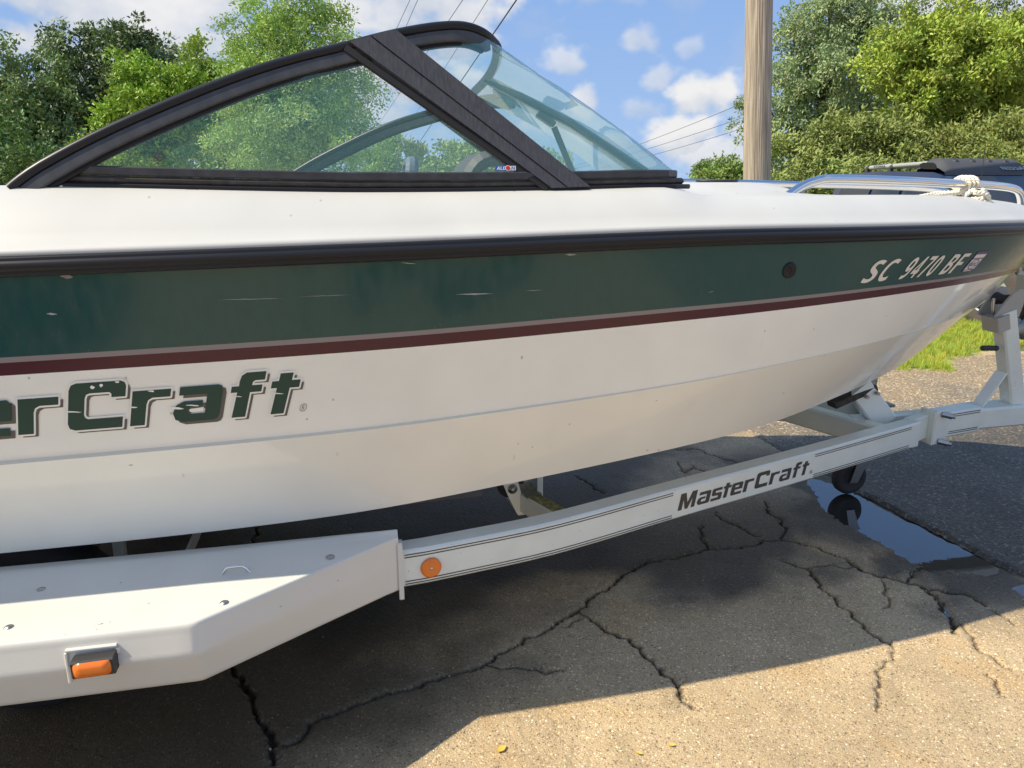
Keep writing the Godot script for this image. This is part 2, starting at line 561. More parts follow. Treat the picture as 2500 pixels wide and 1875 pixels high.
# ------------------------------------------------------------------ ground
# one crack per line: half width in millimetres, then x, z pairs in the boat frame
var CRACKS := [
	[9, -0.27, 1.12, -0.24, 1.12, -0.18, 1.05, -0.09, 1, -0, 0.97, 0.1, 0.95, 0.15, 0.93, 0.24, 0.91, 0.31, 0.9, 0.36, 0.88, 0.41, 0.83, 0.47, 0.81, 0.51, 0.77, 0.56, 0.75, 0.62, 0.73, 0.68, 0.67, 0.75, 0.64, 0.83, 0.55, 0.94, 0.49, 0.97, 0.45, 1.05, 0.4, 1.13, 0.34, 1.19, 0.34, 1.25, 0.34, 1.33, 0.32, 1.43, 0.29, 1.58, 0.31, 1.67, 0.29, 1.73, 0.27, 1.79, 0.27, 1.86, 0.32, 1.91, 0.37, 1.93, 0.43, 1.97, 0.49, 1.97, 0.57, 2.01, 0.65, 2.06, 0.68, 2.09, 0.71, 2.12, 0.76, 2.18, 0.81, 2.24, 0.84, 2.25, 0.89, 2.26, 0.94],
	[13, -0.48, 0.67, -0.47, 0.72, -0.43, 0.78, -0.4, 0.85, -0.37, 0.93, -0.35, 1, -0.32, 1.04, -0.3, 1.09, -0.29, 1.13, -0.29, 1.2],
	[8, 0.75, 0.64, 0.76, 0.67, 0.79, 0.72, 0.81, 0.79, 0.86, 0.84, 0.89, 0.9, 0.89, 0.95, 0.9, 1.01, 0.92, 1.07, 0.93, 1.12, 0.92, 1.17, 0.93, 1.23],
	[4, 0.36, 0.89, 0.4, 0.91, 0.46, 0.92, 0.51, 0.95, 0.6, 0.96],
	[4, 0.74, 0.69, 0.69, 0.72, 0.64, 0.73],
	[8, 1.7, 0.45, 1.73, 0.48, 1.76, 0.54, 1.75, 0.61, 1.73, 0.69, 1.74, 0.74, 1.72, 0.79, 1.73, 0.84, 1.72, 0.9, 1.72, 0.96, 1.72, 1.02, 1.74, 1.06, 1.73, 1.1],
	[4, 1.73, 1.1, 1.61, 1.18, 1.54, 1.26, 1.46, 1.35],
	[5, 1.77, 0.52, 1.88, 0.53, 1.93, 0.57, 1.97, 0.57],
	[6, 2.09, 0.71, 2.17, 0.65, 2.23, 0.63, 2.27, 0.7],
	[16, 2.12, 0.76, 2.12, 0.84, 2.1, 0.89, 2.06, 0.97, 2, 1.06],
	[3, 2.01, 0.67, 1.95, 0.77, 1.91, 0.84, 1.86, 0.87],
	[5, 1.65, -0.05, 1.64, 0.04, 1.68, 0.12, 1.7, 0.19, 1.72, 0.24],
	[7, 1.96, -0.13, 1.9, -0.01, 1.91, 0.08, 1.89, 0.16, 1.86, 0.22, 1.79, 0.27],
	[5, 1.53, 0.07, 1.47, 0.16, 1.45, 0.26, 1.43, 0.3],
	[4, 2.25, 0.96, 2.27, 1.02, 2.26, 1.06],
	[6, 2.07, 1.01, 2.05, 1.07, 2.02, 1.14, 2.02, 1.2, 2.02, 1.26, 2.04, 1.28],
	[5, 1.94, 1.27, 1.92, 1.33, 1.9, 1.38],
	[6, -0.51, -0.34, -0.5, -0.26, -0.51, -0.17, -0.52, -0.06],
	[6, 1.12, -0.64, 1.15, -0.54, 1.18, -0.43, 1.2, -0.36],
	[6, 1.83, -0.9, 1.96, -0.9, 2, -0.78, 2.1, -0.6],
	[6, 1.75, -0.73, 1.73, -0.56, 1.81, -0.64, 1.85, -0.51],
	[5, 0.93, 1.1, 0.92, 1.15, 0.92, 1.19, 0.94, 1.24],
]

func stains(x: float, z: float) -> float:
	return noise.get_noise_2d(x * 0.9, z * 0.9)

func field_mesh(xs: PackedFloat32Array, zs: PackedFloat32Array, hs: PackedFloat32Array, cs: PackedColorArray) -> ArrayMesh:
	var nx := xs.size()
	var nz := zs.size()
	var v := PackedVector3Array()
	var nn := PackedVector3Array()
	var uv := PackedVector2Array()
	var ix := PackedInt32Array()
	v.resize(nx * nz)
	nn.resize(nx * nz)
	uv.resize(nx * nz)
	ix.resize((nx - 1) * (nz - 1) * 6)
	var o := 0
	for j in nz:
		for i in nx:
			var k := j * nx + i
			v[k] = Vector3(xs[i], hs[k], zs[j])
			uv[k] = Vector2(xs[i], zs[j])
			var i0 := maxi(i - 1, 0)
			var i1 := mini(i + 1, nx - 1)
			var j0 := maxi(j - 1, 0)
			var j1 := mini(j + 1, nz - 1)
			nn[k] = Vector3(-(hs[j * nx + i1] - hs[j * nx + i0]) / (xs[i1] - xs[i0]), 1.0, -(hs[j1 * nx + i] - hs[j0 * nx + i]) / (zs[j1] - zs[j0])).normalized()
			if i < nx - 1 and j < nz - 1:
				for q in [k, k + 1, k + nx + 1, k, k + nx + 1, k + nx]:
					ix[o] = q
					o += 1
	var arr := []
	arr.resize(Mesh.ARRAY_MAX)
	arr[Mesh.ARRAY_VERTEX] = v
	arr[Mesh.ARRAY_NORMAL] = nn
	arr[Mesh.ARRAY_TEX_UV] = uv
	arr[Mesh.ARRAY_COLOR] = cs
	arr[Mesh.ARRAY_INDEX] = ix
	var m := ArrayMesh.new()
	m.add_surface_from_arrays(Mesh.PRIMITIVE_TRIANGLES, arr)
	return m

func axis(stops: Array) -> PackedFloat32Array:
	var out := PackedFloat32Array()
	for s in stops:
		var x: float = s[0]
		while x < s[1] - 0.0001:
			out.append(x)
			x += s[2]
	out.append(stops[-1][1])
	return out

func seam(z: float) -> float:
	return 2.505 + 0.085 * z + 0.018 * noise.get_noise_1d(z * 6.0) + 0.012 * fine.get_noise_1d(z * 30.0)

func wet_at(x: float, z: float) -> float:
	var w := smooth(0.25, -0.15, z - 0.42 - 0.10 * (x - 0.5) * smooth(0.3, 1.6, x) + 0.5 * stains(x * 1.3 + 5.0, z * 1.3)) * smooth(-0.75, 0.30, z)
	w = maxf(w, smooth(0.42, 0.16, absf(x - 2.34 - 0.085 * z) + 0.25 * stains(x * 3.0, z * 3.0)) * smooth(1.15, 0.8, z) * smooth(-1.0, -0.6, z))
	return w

func ground() -> void:
	var xs := axis([[-1.4, 2.62, 0.0047]])
	var zs := axis([[-1.5, 0.2, 0.011], [0.2, 1.9, 0.0047]])
	var nx := xs.size()
	var nz := zs.size()
	var hs := PackedFloat32Array()
	var cs := PackedColorArray()
	hs.resize(nx * nz)
	cs.resize(nx * nz)
	var dirt := PackedFloat32Array()
	dirt.resize(nx * nz)
	for c in CRACKS:
		var pts: Array[Vector2] = []
		var raw: Array[Vector2] = []
		for i in range(1, c.size(), 2):
			raw.append(Vector2(c[i], c[i + 1]))
		for i in raw.size() - 1:
			var n := maxi(2, int(raw[i].distance_to(raw[i + 1]) / 0.012))
			for k in n:
				var p := raw[i].lerp(raw[i + 1], float(k) / n)
				p += Vector2(fine.get_noise_2d(p.x * 14, p.y * 14), fine.get_noise_2d(p.x * 14 + 50, p.y * 14)) * 0.018
				p += Vector2(fine.get_noise_2d(p.x * 60, p.y * 60), fine.get_noise_2d(p.x * 60 + 50, p.y * 60)) * 0.007
				pts.append(p)
		for i in pts.size() - 1:
			var a := pts[i]
			var b := pts[i + 1]
			var half: float = c[0] * 0.00056 * (0.35 + 1.9 * absf(noise.get_noise_2d(a.x * 9, a.y * 9)) + 0.8 * absf(fine.get_noise_2d(a.x * 50, a.y * 50))) * (0.5 + 0.5 * smooth(0, 0.08, minf(i, pts.size() - i) * 0.012))
			var reach := half * 1.0 + 0.018
			for j in range(zs.bsearch(minf(a.y, b.y) - reach), mini(zs.bsearch(maxf(a.y, b.y) + reach), nz)):
				for x in range(xs.bsearch(minf(a.x, b.x) - reach), mini(xs.bsearch(maxf(a.x, b.x) + reach), nx)):
					var p := Vector2(xs[x], zs[j])
					var d := p.distance_to(Geometry2D.get_closest_point_to_segment(p, a, b))
					if d < reach:
						var k := j * nx + x
						var crumb := 0.004 * fine.get_noise_2d(p.x * 120, p.y * 120)
						var deep := -(0.009 + half * 0.8) * smooth(half * 1.15 + 0.0025, half * 0.35, d + crumb) - 0.0045 * smooth(reach, half, d + crumb * 2.0)
						hs[k] = minf(hs[k], deep)
						dirt[k] = maxf(dirt[k], smooth(half * 1.2 + 0.004, half * 0.4, d))
	for j in nz:
		for i in nx:
			var k := j * nx + i
			var x := xs[i]
			var z := zs[j]
			var s := stains(x, z)
			hs[k] += 0.004 * noise.get_noise_2d(x * 1.7, z * 1.7) + 0.0012 * fine.get_noise_2d(x * 40, z * 40)
			var low := seam(z) - x
			if low < 0.2:
				hs[k] -= 0.006 * smooth(0.2, 0.02, low)
			hs[k] -= 0.011 * smooth(0.39, 0.24, low + 0.10 * smooth(0.1, -0.2, z)) * smooth(0.82, 0.58, z) * smooth(-0.42, -0.2, z)
			var col := Color(1, 1, 1) * (0.84 + 0.16 * s + 0.10 * noise.get_noise_2d(x * 5, z * 5))
			var hair := smooth(0.022, 0.004, absf(noise.get_noise_2d(x * 1.5 + 60.0, z * 1.5))) * smooth(0.0, 0.3, noise.get_noise_2d(x * 1.1, z * 1.1 + 44.0))
			hs[k] -= 0.0015 * hair
			col = col * (1.0 - 0.22 * hair)
			var blotch := smooth(0.25, 0.5, noise.get_noise_2d(x * 3.3 + 11.0, z * 3.3))
			col = col * (1.0 - 0.12 * blotch)
			var rust := smooth(0.18, 0.55, noise.get_noise_2d(x * 2.2 + 31, z * 2.2))
			col = col.lerp(Color(0.86, 0.72, 0.52), 0.35 * rust)
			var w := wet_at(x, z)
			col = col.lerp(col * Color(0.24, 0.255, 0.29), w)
			var fender_shade := smooth(0.75, -0.1, x + 0.35 - 0.9 * maxf(0.0, 1.25 - z) + 0.35 * noise.get_noise_2d(x * 2.0, z * 2.0 + 7.0))  # deep shade under the fender, with some damp, put into the ground colour
			col = col.lerp(Color(0.055, 0.052, 0.050), 0.85 * fender_shade)
			col = col.lerp(Color(0.03, 0.028, 0.025), 0.9 * dirt[k])
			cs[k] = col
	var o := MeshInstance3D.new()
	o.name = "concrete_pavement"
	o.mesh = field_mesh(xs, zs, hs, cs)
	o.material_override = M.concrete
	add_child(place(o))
	struct(o)

	# the newer coarse asphalt that starts beyond the seam
	xs = axis([[0.0, 0.08, 0.008], [0.08, 2.0, 0.016], [2.0, 6.0, 0.04]])
	zs = axis([[-2.7, -1.3, 0.03], [-1.3, 1.8, 0.014], [1.8, 6.0, 0.1]])
	nx = xs.size()
	nz = zs.size()
	hs.resize(nx * nz)
	cs.resize(nx * nz)
	var edge := PackedFloat32Array()
	for z in zs:
		edge.append(seam(z))
	for j in nz:
		for i in nx:
			var k := j * nx + i
			var z := zs[j]
			var x := edge[j] + xs[i]
			hs[k] = 0.016 * smooth(0.0, 0.028, xs[i] + 0.01 * fine.get_noise_2d(x * 50, z * 50)) - 0.012 + 0.006 * noise.get_noise_2d(x * 1.3, z * 1.3)
			var sand := smooth(0.0, 0.5, -z - 1.30 + 0.7 * noise.get_noise_2d(x * 1.4, z * 1.8))
			var col := Color(0.74, 0.70, 0.64) * (1.0 + 0.25 * noise.get_noise_2d(x * 2.5, z * 2.5))
			col = col.lerp(Color(1.0, 0.88, 0.70), sand * 0.9)
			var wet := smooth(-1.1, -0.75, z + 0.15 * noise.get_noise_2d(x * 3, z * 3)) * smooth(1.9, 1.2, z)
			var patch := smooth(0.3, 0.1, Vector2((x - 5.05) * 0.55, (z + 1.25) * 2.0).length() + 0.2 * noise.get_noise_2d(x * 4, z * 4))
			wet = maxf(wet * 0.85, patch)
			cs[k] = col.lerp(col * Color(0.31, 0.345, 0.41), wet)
	var mesh := field_mesh(xs, zs, hs, cs)
	var arr := mesh.surface_get_arrays(0)
	var v: PackedVector3Array = arr[Mesh.ARRAY_VERTEX]
	var uv: PackedVector2Array = arr[Mesh.ARRAY_TEX_UV]
	for j in nz:
		for i in nx:
			v[j * nx + i].x += edge[j]
			uv[j * nx + i].x += edge[j]
	arr[Mesh.ARRAY_VERTEX] = v
	arr[Mesh.ARRAY_TEX_UV] = uv
	mesh = ArrayMesh.new()
	mesh.add_surface_from_arrays(Mesh.PRIMITIVE_TRIANGLES, arr)
	o = MeshInstance3D.new()
	o.name = "asphalt_road"
	o.mesh = mesh
	o.material_override = M.asphalt
	add_child(place(o))
	struct(o)

	# the yard around, out to the horizon
	var st := maker()
	st.set_normal(Vector3.UP)
	st.set_color(Color(0.86, 0.85, 0.84))
	for q in [[-300, -1.4, -400, 300, -0.01], [-1.4, 300, 1.9, 300, -0.01], [-1.4, 300, -400, -1.5, -0.01], [2.62, 300, -1.5, 1.9, -0.01]]:
		for c in [[0, 2], [1, 2], [1, 3], [0, 2], [1, 3], [0, 3]]:
			st.set_uv(Vector2(q[c[0]], q[c[1]]))
			st.add_vertex(Vector3(q[c[0]], q[4], q[c[1]]))
	o = put("yard_ground", st, M.concrete, null, false)
	place(o)
	struct(o)
	# dark sheets behind the viewer stand in for shadows the green band reflects
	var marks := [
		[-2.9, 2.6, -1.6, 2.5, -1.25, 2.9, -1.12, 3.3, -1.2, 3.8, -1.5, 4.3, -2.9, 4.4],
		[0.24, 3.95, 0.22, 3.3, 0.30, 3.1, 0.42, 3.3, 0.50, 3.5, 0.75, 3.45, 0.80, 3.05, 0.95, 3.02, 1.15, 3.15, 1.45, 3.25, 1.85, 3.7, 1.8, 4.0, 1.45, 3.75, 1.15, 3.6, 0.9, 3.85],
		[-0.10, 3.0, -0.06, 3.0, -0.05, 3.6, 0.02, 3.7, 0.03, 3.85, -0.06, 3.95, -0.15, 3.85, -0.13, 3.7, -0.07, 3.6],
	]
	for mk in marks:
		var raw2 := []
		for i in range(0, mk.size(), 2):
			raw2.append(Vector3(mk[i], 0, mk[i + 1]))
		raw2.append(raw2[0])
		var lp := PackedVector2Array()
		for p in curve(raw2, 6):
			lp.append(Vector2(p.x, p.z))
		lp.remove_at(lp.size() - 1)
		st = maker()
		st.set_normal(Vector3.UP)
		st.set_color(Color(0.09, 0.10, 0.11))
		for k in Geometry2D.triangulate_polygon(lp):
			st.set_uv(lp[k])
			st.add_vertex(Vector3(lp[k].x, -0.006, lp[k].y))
		o = put("painted_shadow", st, M.concrete, null, false)
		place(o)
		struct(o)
	# the lawn beyond the asphalt: a low mound of soil with grass on it
	var xl := axis([[2.2, 14.0, 0.2]])
	var zl := axis([[-16.0, -1.9, 0.15]])
	hs.resize(xl.size() * zl.size())
	cs.resize(hs.size())
	cs.fill(Color(1, 1, 1))
	for j in zl.size():
		for i in xl.size():
			hs[j * xl.size() + i] = lawn_height(xl[i], zl[j])
	o = MeshInstance3D.new()
	o.name = "lawn_soil"
	o.mesh = field_mesh(xl, zl, hs, cs)
	o.material_override = M.sod
	add_child(place(o))
	struct(o)

	# water
	var pools := [
		[2.10, -0.30, 2.36, -0.34, 2.45, -0.15, 2.47, 0.02, 2.49, 0.2, 2.52, 0.45, 2.545, 0.70, 2.42, 0.74, 2.3, 0.72, 2.2, 0.68, 2.15, 0.56, 2.13, 0.48, 2.12, 0.42, 2.12, 0.32, 2.09, 0.25, 2.10, 0.14, 2.10, -0.05],
		[2.36, 0.9, 2.42, 0.86, 2.5, 0.83, 2.56, 0.84, 2.5, 0.9],
		[2.1, 0.9, 2.12, 0.91, 2.12, 0.94, 2.09, 0.97, 2.06, 0.96, 2.07, 0.93],
	]
	var names := ["long shallow puddle along the asphalt seam under the caster wheel", "small shallow puddle at the shadow edge, right of the long puddle", "tiny puddle in the widest crack of the pavement"]
	for n in pools.size():
		var raw := []
		for i in range(0, pools[n].size(), 2):
			raw.append(Vector3(pools[n][i], 0, pools[n][i + 1]))
		raw.append(raw[0])
		var loop := PackedVector2Array()
		for p in curve(raw, 8):
			var w := Vector2(fine.get_noise_2d(p.x * 20, p.z * 20), fine.get_noise_2d(p.x * 20 + 9, p.z * 20)) * (0.02 if n == 0 else 0.008)
			loop.append(Vector2(p.x, p.z) + w)
		loop.remove_at(loop.size() - 1)
		st = maker()
		st.set_smooth_group(0)
		for k in Geometry2D.triangulate_polygon(loop):
			st.add_vertex(Vector3(loop[k].x, -0.0045 if n == 0 else (-0.002 if n == 1 else -0.004), loop[k].y))
		o = put("puddle", st, M.water)
		place(o)
		tag(o, names[n], "puddle")

func lawn_height(x: float, z: float) -> float:
	var edge := -2.12 - 0.35 * noise.get_noise_1d(x * 1.1) - 0.12 * fine.get_noise_1d(x * 5.0) - 0.42 * smooth(4.9, 5.4, x) - 0.3 * smooth(4.2, 3.4, x)
	return -0.04 + 0.045 * smooth(0.0, 0.35, edge - z) - 0.008 * smooth(0.9, 2.6, edge - z)

# ------------------------------------------------------------------ plants
func leaf_clump(n: int, size: float, r: RandomNumberGenerator, narrow := 0.5) -> ArrayMesh:
	var st := maker()
	for i in n:
		var d := Vector3(r.randfn(), r.randfn(), r.randfn()).normalized()
		var at := d * r.randf_range(0.2, 1.0) * size * 1.1
		var t := (d + Vector3(r.randfn(), r.randfn(), r.randfn()) * 0.7).normalized()
		var side := t.cross(Vector3(r.randfn(), r.randfn(), r.randfn()).normalized()).normalized() * size * narrow * 0.5
		var nn := side.normalized().cross(t)
		var l := size * r.randf_range(0.7, 1.2)
		var tip := at + t * l
		var mid := at + t * l * 0.45
		st.set_smooth_group(0xFFFFFFFF)
		for v in [at, mid + side, tip]:
			st.add_vertex(v)
		for v in [at, tip, mid - side + nn * size * 0.12]:
			st.add_vertex(v)
	st.generate_normals()
	return st.commit()

func leaf_mat(c: Color, back := 0.5) -> StandardMaterial3D:
	var m := mat(c, 0.5, 0, 0.4)
	m.vertex_color_use_as_albedo = true
	m.backlight_enabled = true
	m.backlight = Color(back, back, back * 0.6)
	m.cull_mode = BaseMaterial3D.CULL_DISABLED
	return m

# Every blob is [x, y, z, rx, ry, rz] from the trunk's foot; leaves gather in twigs near the blob's skin.
func crown(blobs: Array, mesh: Mesh, m: Material, count: int, twigs: int, r: RandomNumberGenerator, spread: float, droop := 0.0, tint := 0.22) -> MultiMeshInstance3D:
	var total := 0.0
	for b in blobs:
		total += pow(b[3] * b[4] * b[5], 0.6667)
	var buf := PackedFloat32Array()
	for b in blobs:
		var share := pow(b[3] * b[4] * b[5], 0.6667) / total
		var nt := maxi(3, int(twigs * share))
		var per := maxi(1, int(count * share / nt))
		for t in nt:
			var d := Vector3(r.randfn(), r.randfn(), r.randfn()).normalized()
			var q := pow(r.randf(), 0.36)
			var at := Vector3(b[0], b[1], b[2]) + Vector3(d.x * b[3], d.y * b[4], d.z * b[5]) * q
			var out := Vector3(d.x, d.y * 0.6 - droop, d.z).normalized()
			var len := spread * r.randf_range(0.6, 1.5)
			var shade := 1.0 + r.randf_range(-tint, tint)
			for k in per:
				var along_ := r.randf()
				var p := at + out * len * along_ + Vector3(r.randfn(), r.randfn() * 0.7, r.randfn()) * spread * 0.33 * (1.15 - 0.6 * along_) + Vector3(0, -droop * len * along_ * along_, 0)
				var bs := Basis(Vector3(r.randfn(), r.randfn(), r.randfn()).normalized(), r.randf() * TAU) * r.randf_range(0.7, 1.25)
				var g := shade * r.randf_range(0.85, 1.15)
				buf.append_array([bs.x.x, bs.y.x, bs.z.x, p.x, bs.x.y, bs.y.y, bs.z.y, p.y, bs.x.z, bs.y.z, bs.z.z, p.z, g * r.randf_range(0.9, 1.15), g, g * r.randf_range(0.8, 1.1), 1.0])
	var mm := MultiMesh.new()
	mm.transform_format = MultiMesh.TRANSFORM_3D
	mm.use_colors = true
	mm.mesh = mesh
	mm.instance_count = buf.size() / 16
	mm.buffer = buf
	var o := MultiMeshInstance3D.new()
	o.name = "crown"
	o.set_meta("kind", "stuff")
	o.multimesh = mm
	o.material_override = m
	return o

func limb(st: SurfaceTool, a: Vector3, b: Vector3, ra: float, rb: float, r: RandomNumberGenerator) -> void:
	var n := 6
	var bend := Vector3(r.randfn(), r.randfn() * 0.3, r.randfn()) * a.distance_to(b) * 0.07
	var rows := []
	var t := (b - a).normalized()
	var s := t.cross(Vector3(0.31, 0.2, 0.93)).normalized()
	var u := s.cross(t)
	for i in n + 1:
		var f := float(i) / n
		var c := a.lerp(b, f) + bend * sin(f * PI)
		var row := PackedVector3Array()
		for k in 8:
			row.append(c + (s * cos(TAU * k / 8) + u * sin(TAU * k / 8)) * lerpf(ra, rb, f) * (1 + 0.12 * sin(k * 2.4 + i)))
		rows.append(row)
	grid(st, rows, true, true)

func tree(called: String, label: String, group: String, east: float, away: float, blobs: Array, leaf: Color, size: float, count: int, twigs: int, spread: float, radius: float, seed_: int, droop := 0.0, narrow := 0.5, back := 0.6) -> void:
	var r := RandomNumberGenerator.new()
	r.seed = seed_
	var at := Vector3(east, -0.05, -away)
	var o := thing(called, label, "tree" if not called.ends_with("shrub") and not called.ends_with("bush") else "shrub", at, 0.0, group)
	var st := maker()
	var top := 0.0
	for b in blobs:
		top = maxf(top, b[1])
	var stem := Vector3(r.randf_range(-0.1, 0.1), top * 0.85, 0)
	limb(st, Vector3.ZERO, stem, radius, radius * 0.3, r)
	for b in blobs:
		var c := Vector3(b[0], b[1], b[2])
		var from := stem * clampf((c.y - b[4] * 0.9) / maxf(stem.y, 0.1), 0.12, 0.9)
		limb(st, from, c, radius * 0.45, radius * 0.12, r)
		for k in 3:
			var d := Vector3(r.randfn(), absf(r.randfn()), r.randfn()).normalized()
			limb(st, c.lerp(from, 0.25), c + Vector3(d.x * b[3], d.y * b[4], d.z * b[5]) * 0.8, radius * 0.16, radius * 0.04, r)
	put("trunk", st, M.bark, o)
	o.add_child(crown(blobs, leaf_clump(6, size, r, narrow), leaf_mat(leaf, back), count, twigs, r, spread, droop))

func trees() -> void:
	var back := "trees beyond the yard, left of the pole"
	var right := "trees behind the vehicle, right of the pole"
	tree("broadleaf_tree", "tall dark green tree at the left edge of the photo", back, -18.07, 27.0, [[-0.51, 4.45, -0.55, 1.53, 1.42, 1.22], [1.19, 4.74, -0.2, 1.69, 1.6, 1.36], [-1.69, 3.54, 0.2, 1.69, 1.6, 1.36], [0.34, 3.08, 0.67, 1.86, 1.42, 1.49], [1.86, 3.24, -0.33, 1.36, 1.42, 1.08], [2.54, 2.15, 0, 1.02, 1.07, 0.81]], Color(0.203, 0.312, 0.130), 0.169, 5940, 336, 0.55, 0.2, 101)
	tree("broadleaf_tree", "dark green understory tree low at the left, above the stern end of the windshield", back, -15.55, 22.0, [[0.28, 2.65, -0.55, 1.52, 1.16, 1.22], [1.8, 2.02, -0.15, 1.24, 0.87, 0.99], [-1.24, 2.53, 0.2, 1.66, 1.6, 1.33], [3.04, 1.89, 0.45, 1.24, 0.87, 0.99]], Color(0.100, 0.193, 0.065), 0.143, 3564, 208, 0.45, 0.16, 102)
	tree("broadleaf_tree", "green tree with open crown between the dark left tree and the lime green one", back, -14.85, 29.0, [[-0.73, 6.02, -0.49, 1.37, 1.05, 1.09], [0.91, 6.18, -0.15, 1.27, 0.86, 1.02], [1.91, 5.39, 0.1, 0.82, 0.96, 0.66], [-1.09, 4.76, 0.39, 1.09, 1.05, 0.87], [0.73, 4.76, -0.31, 1.27, 0.96, 1.02], [-0.46, 3.62, 0, 0.91, 0.67, 0.73], [1.82, 4.27, 0.22, 0.91, 0.76, 0.73]], Color(0.114, 0.179, 0.083), 0.169, 4356, 240, 0.5, 0.17, 103)
	tree("broadleaf_tree", "bright lime green young tree just over the windshield's sloping rail", back, -9.77, 21.0, [[-0.26, 4.19, -0.23, 0.63, 0.69, 0.51], [0.59, 4.13, -0.07, 0.59, 0.62, 0.47], [-0.59, 3.61, 0.06, 0.53, 0.62, 0.42], [0.2, 3.43, 0.31, 0.86, 0.69, 0.69], [1.12, 3.73, -0.14, 0.59, 0.62, 0.47], [-0.2, 2.48, 0, 1.45, 0.69, 1.16]], Color(0.207, 0.363, 0.044), 0.130, 3762, 208, 0.35, 0.1, 104)
	tree("broadleaf_tree", "small olive green tree just left of the feathery tall tree", back, -9.67, 25.0, [[-0.31, 4.86, -0.25, 0.71, 0.91, 0.56], [0.39, 4.32, -0.08, 0.63, 0.82, 0.5], [-0.78, 4.32, 0.08, 0.63, 0.74, 0.5], [-0.16, 3.62, 0.45, 1.26, 0.99, 1]], Color(0.279, 0.408, 0.092), 0.143, 2574, 152, 0.4, 0.12, 105)
	tree("feathery_tree", "tall feathery light green tree rising behind the windshield's highest rail", back, -5.60, 20.0, [[-0.13, 5.93, -0.34, 0.94, 0.92, 0.75], [-0.75, 5.2, -0.1, 0.82, 0.79, 0.65], [0.56, 5.3, 0.11, 0.88, 0.79, 0.7], [-0.25, 4.45, 0.41, 1.13, 0.86, 0.9], [0.88, 4.34, -0.23, 0.94, 0.79, 0.75], [-1.13, 4.01, 0, 0.75, 0.79, 0.6], [0, 3.46, 0.35, 1.44, 0.92, 1.16], [1.38, 3.9, -0.25, 0.69, 0.53, 0.55], [-0.75, 2.78, -0.2, 1.63, 0.86, 1.31], [0.88, 2.78, 0.14, 1.13, 0.79, 0.9]], Color(0.310, 0.483, 0.147), 0.111, 11404, 496, 0.42, 0.15, 106, 0.35, 0.3)
	tree("broadleaf_tree", "blue green tree seen through the side glass behind the sticker", back, -12.58, 32.0, [[-0.8, 2.96, -0.65, 1.81, 1.27, 1.45], [1.61, 2.78, -0.22, 1.81, 1.16, 1.45], [-3.01, 2.78, 0.19, 1.61, 1.05, 1.29]], Color(0.193, 0.347, 0.154), 0.182, 2772, 176, 0.5, 0.2, 107)
	tree("distant_bush", "distant round bush seen through the side glass, nearest the feathery tree", "distant bushes seen through the windshield", -6.49, 42.0, [[0, 3.28, -0.43, 1.19, 0.83, 0.95], [-0.92, 2.67, -0.14, 1.19, 0.83, 0.95], [0.92, 2.67, 0.14, 1.19, 0.83, 0.95]], Color(0.230, 0.361, 0.099), 0.208, 1347, 72, 0.5, 0.12, 110)
	tree("distant_bush", "distant low bush seen through the side glass over the grey seat", "distant bushes seen through the windshield", -4.11, 42.0, [[0, 3.03, -0.43, 1.19, 0.83, 0.95], [-0.92, 2.43, -0.14, 1.19, 0.83, 0.95], [0.92, 2.43, 0.14, 1.19, 0.83, 0.95]], Color(0.230, 0.361, 0.099), 0.208, 1347, 72, 0.5, 0.12, 111)
	tree("distant_bush", "distant bush seen through the side glass beside the diagonal post", "distant bushes seen through the windshield", -1.48, 42.0, [[0, 3.28, -0.43, 1.19, 0.83, 0.95], [-0.92, 2.67, -0.14, 1.19, 0.83, 0.95], [0.92, 2.67, 0.14, 1.19, 0.83, 0.95]], Color(0.230, 0.361, 0.099), 0.208, 1347, 72, 0.5, 0.12, 112)
	tree("distant_bush", "distant bush hidden mostly by the diagonal windshield post", "distant bushes seen through the windshield", 0.90, 42.0, [[0, 2.91, -0.43, 1.19, 0.83, 0.95], [-0.92, 2.31, -0.14, 1.19, 0.83, 0.95], [0.92, 2.31, 0.14, 1.19, 0.83, 0.95]], Color(0.230, 0.361, 0.099), 0.208, 1347, 72, 0.5, 0.12, 113)
	tree("distant_bush", "distant low bush between the windshield tip and the wooden pole", "", 9.69, 34.0, [[0, 1.97, -0.38, 1.07, 0.67, 0.85], [-0.64, 1.67, -0.1, 0.85, 0.45, 0.68], [0.85, 1.77, 0.08, 0.64, 0.56, 0.51]], Color(0.213, 0.327, 0.091), 0.169, 1555, 88, 0.4, 0.1, 115)
	tree("distant_bush", "small far tree just above the pinkish roof, left of the pole", "", 15.29, 60.0, [[0, 3.07, -0.22, 0.6, 0.47, 0.48], [-0.45, 2.73, -0.07, 0.6, 0.36, 0.48]], Color(0.171, 0.285, 0.086), 0.208, 362, 24, 0.4, 0.1, 116)
	tree("cedar_tree", "tall grey green cedar right behind the wooden pole", right, 7.44, 19.0, [[0.24, 5.61, -0.32, 0.89, 0.75, 0.72], [-0.36, 4.91, -0.09, 0.72, 0.75, 0.57], [0.83, 4.71, 0.11, 0.89, 0.69, 0.72], [0.12, 4.09, 0.41, 1.13, 0.75, 0.91], [1.07, 5.22, -0.13, 0.54, 0.5, 0.43], [-0.48, 3.47, 0, 0.72, 0.63, 0.57], [0.6, 3.15, 0.23, 0.95, 0.69, 0.76], [-1.37, 3.26, -0.12, 0.33, 0.56, 0.27], [-0.12, 2.5, -0.12, 1.01, 0.69, 0.81]], Color(0.294, 0.395, 0.214), 0.104, 10886, 512, 0.34, 0.17, 120, 0.25, 0.35)
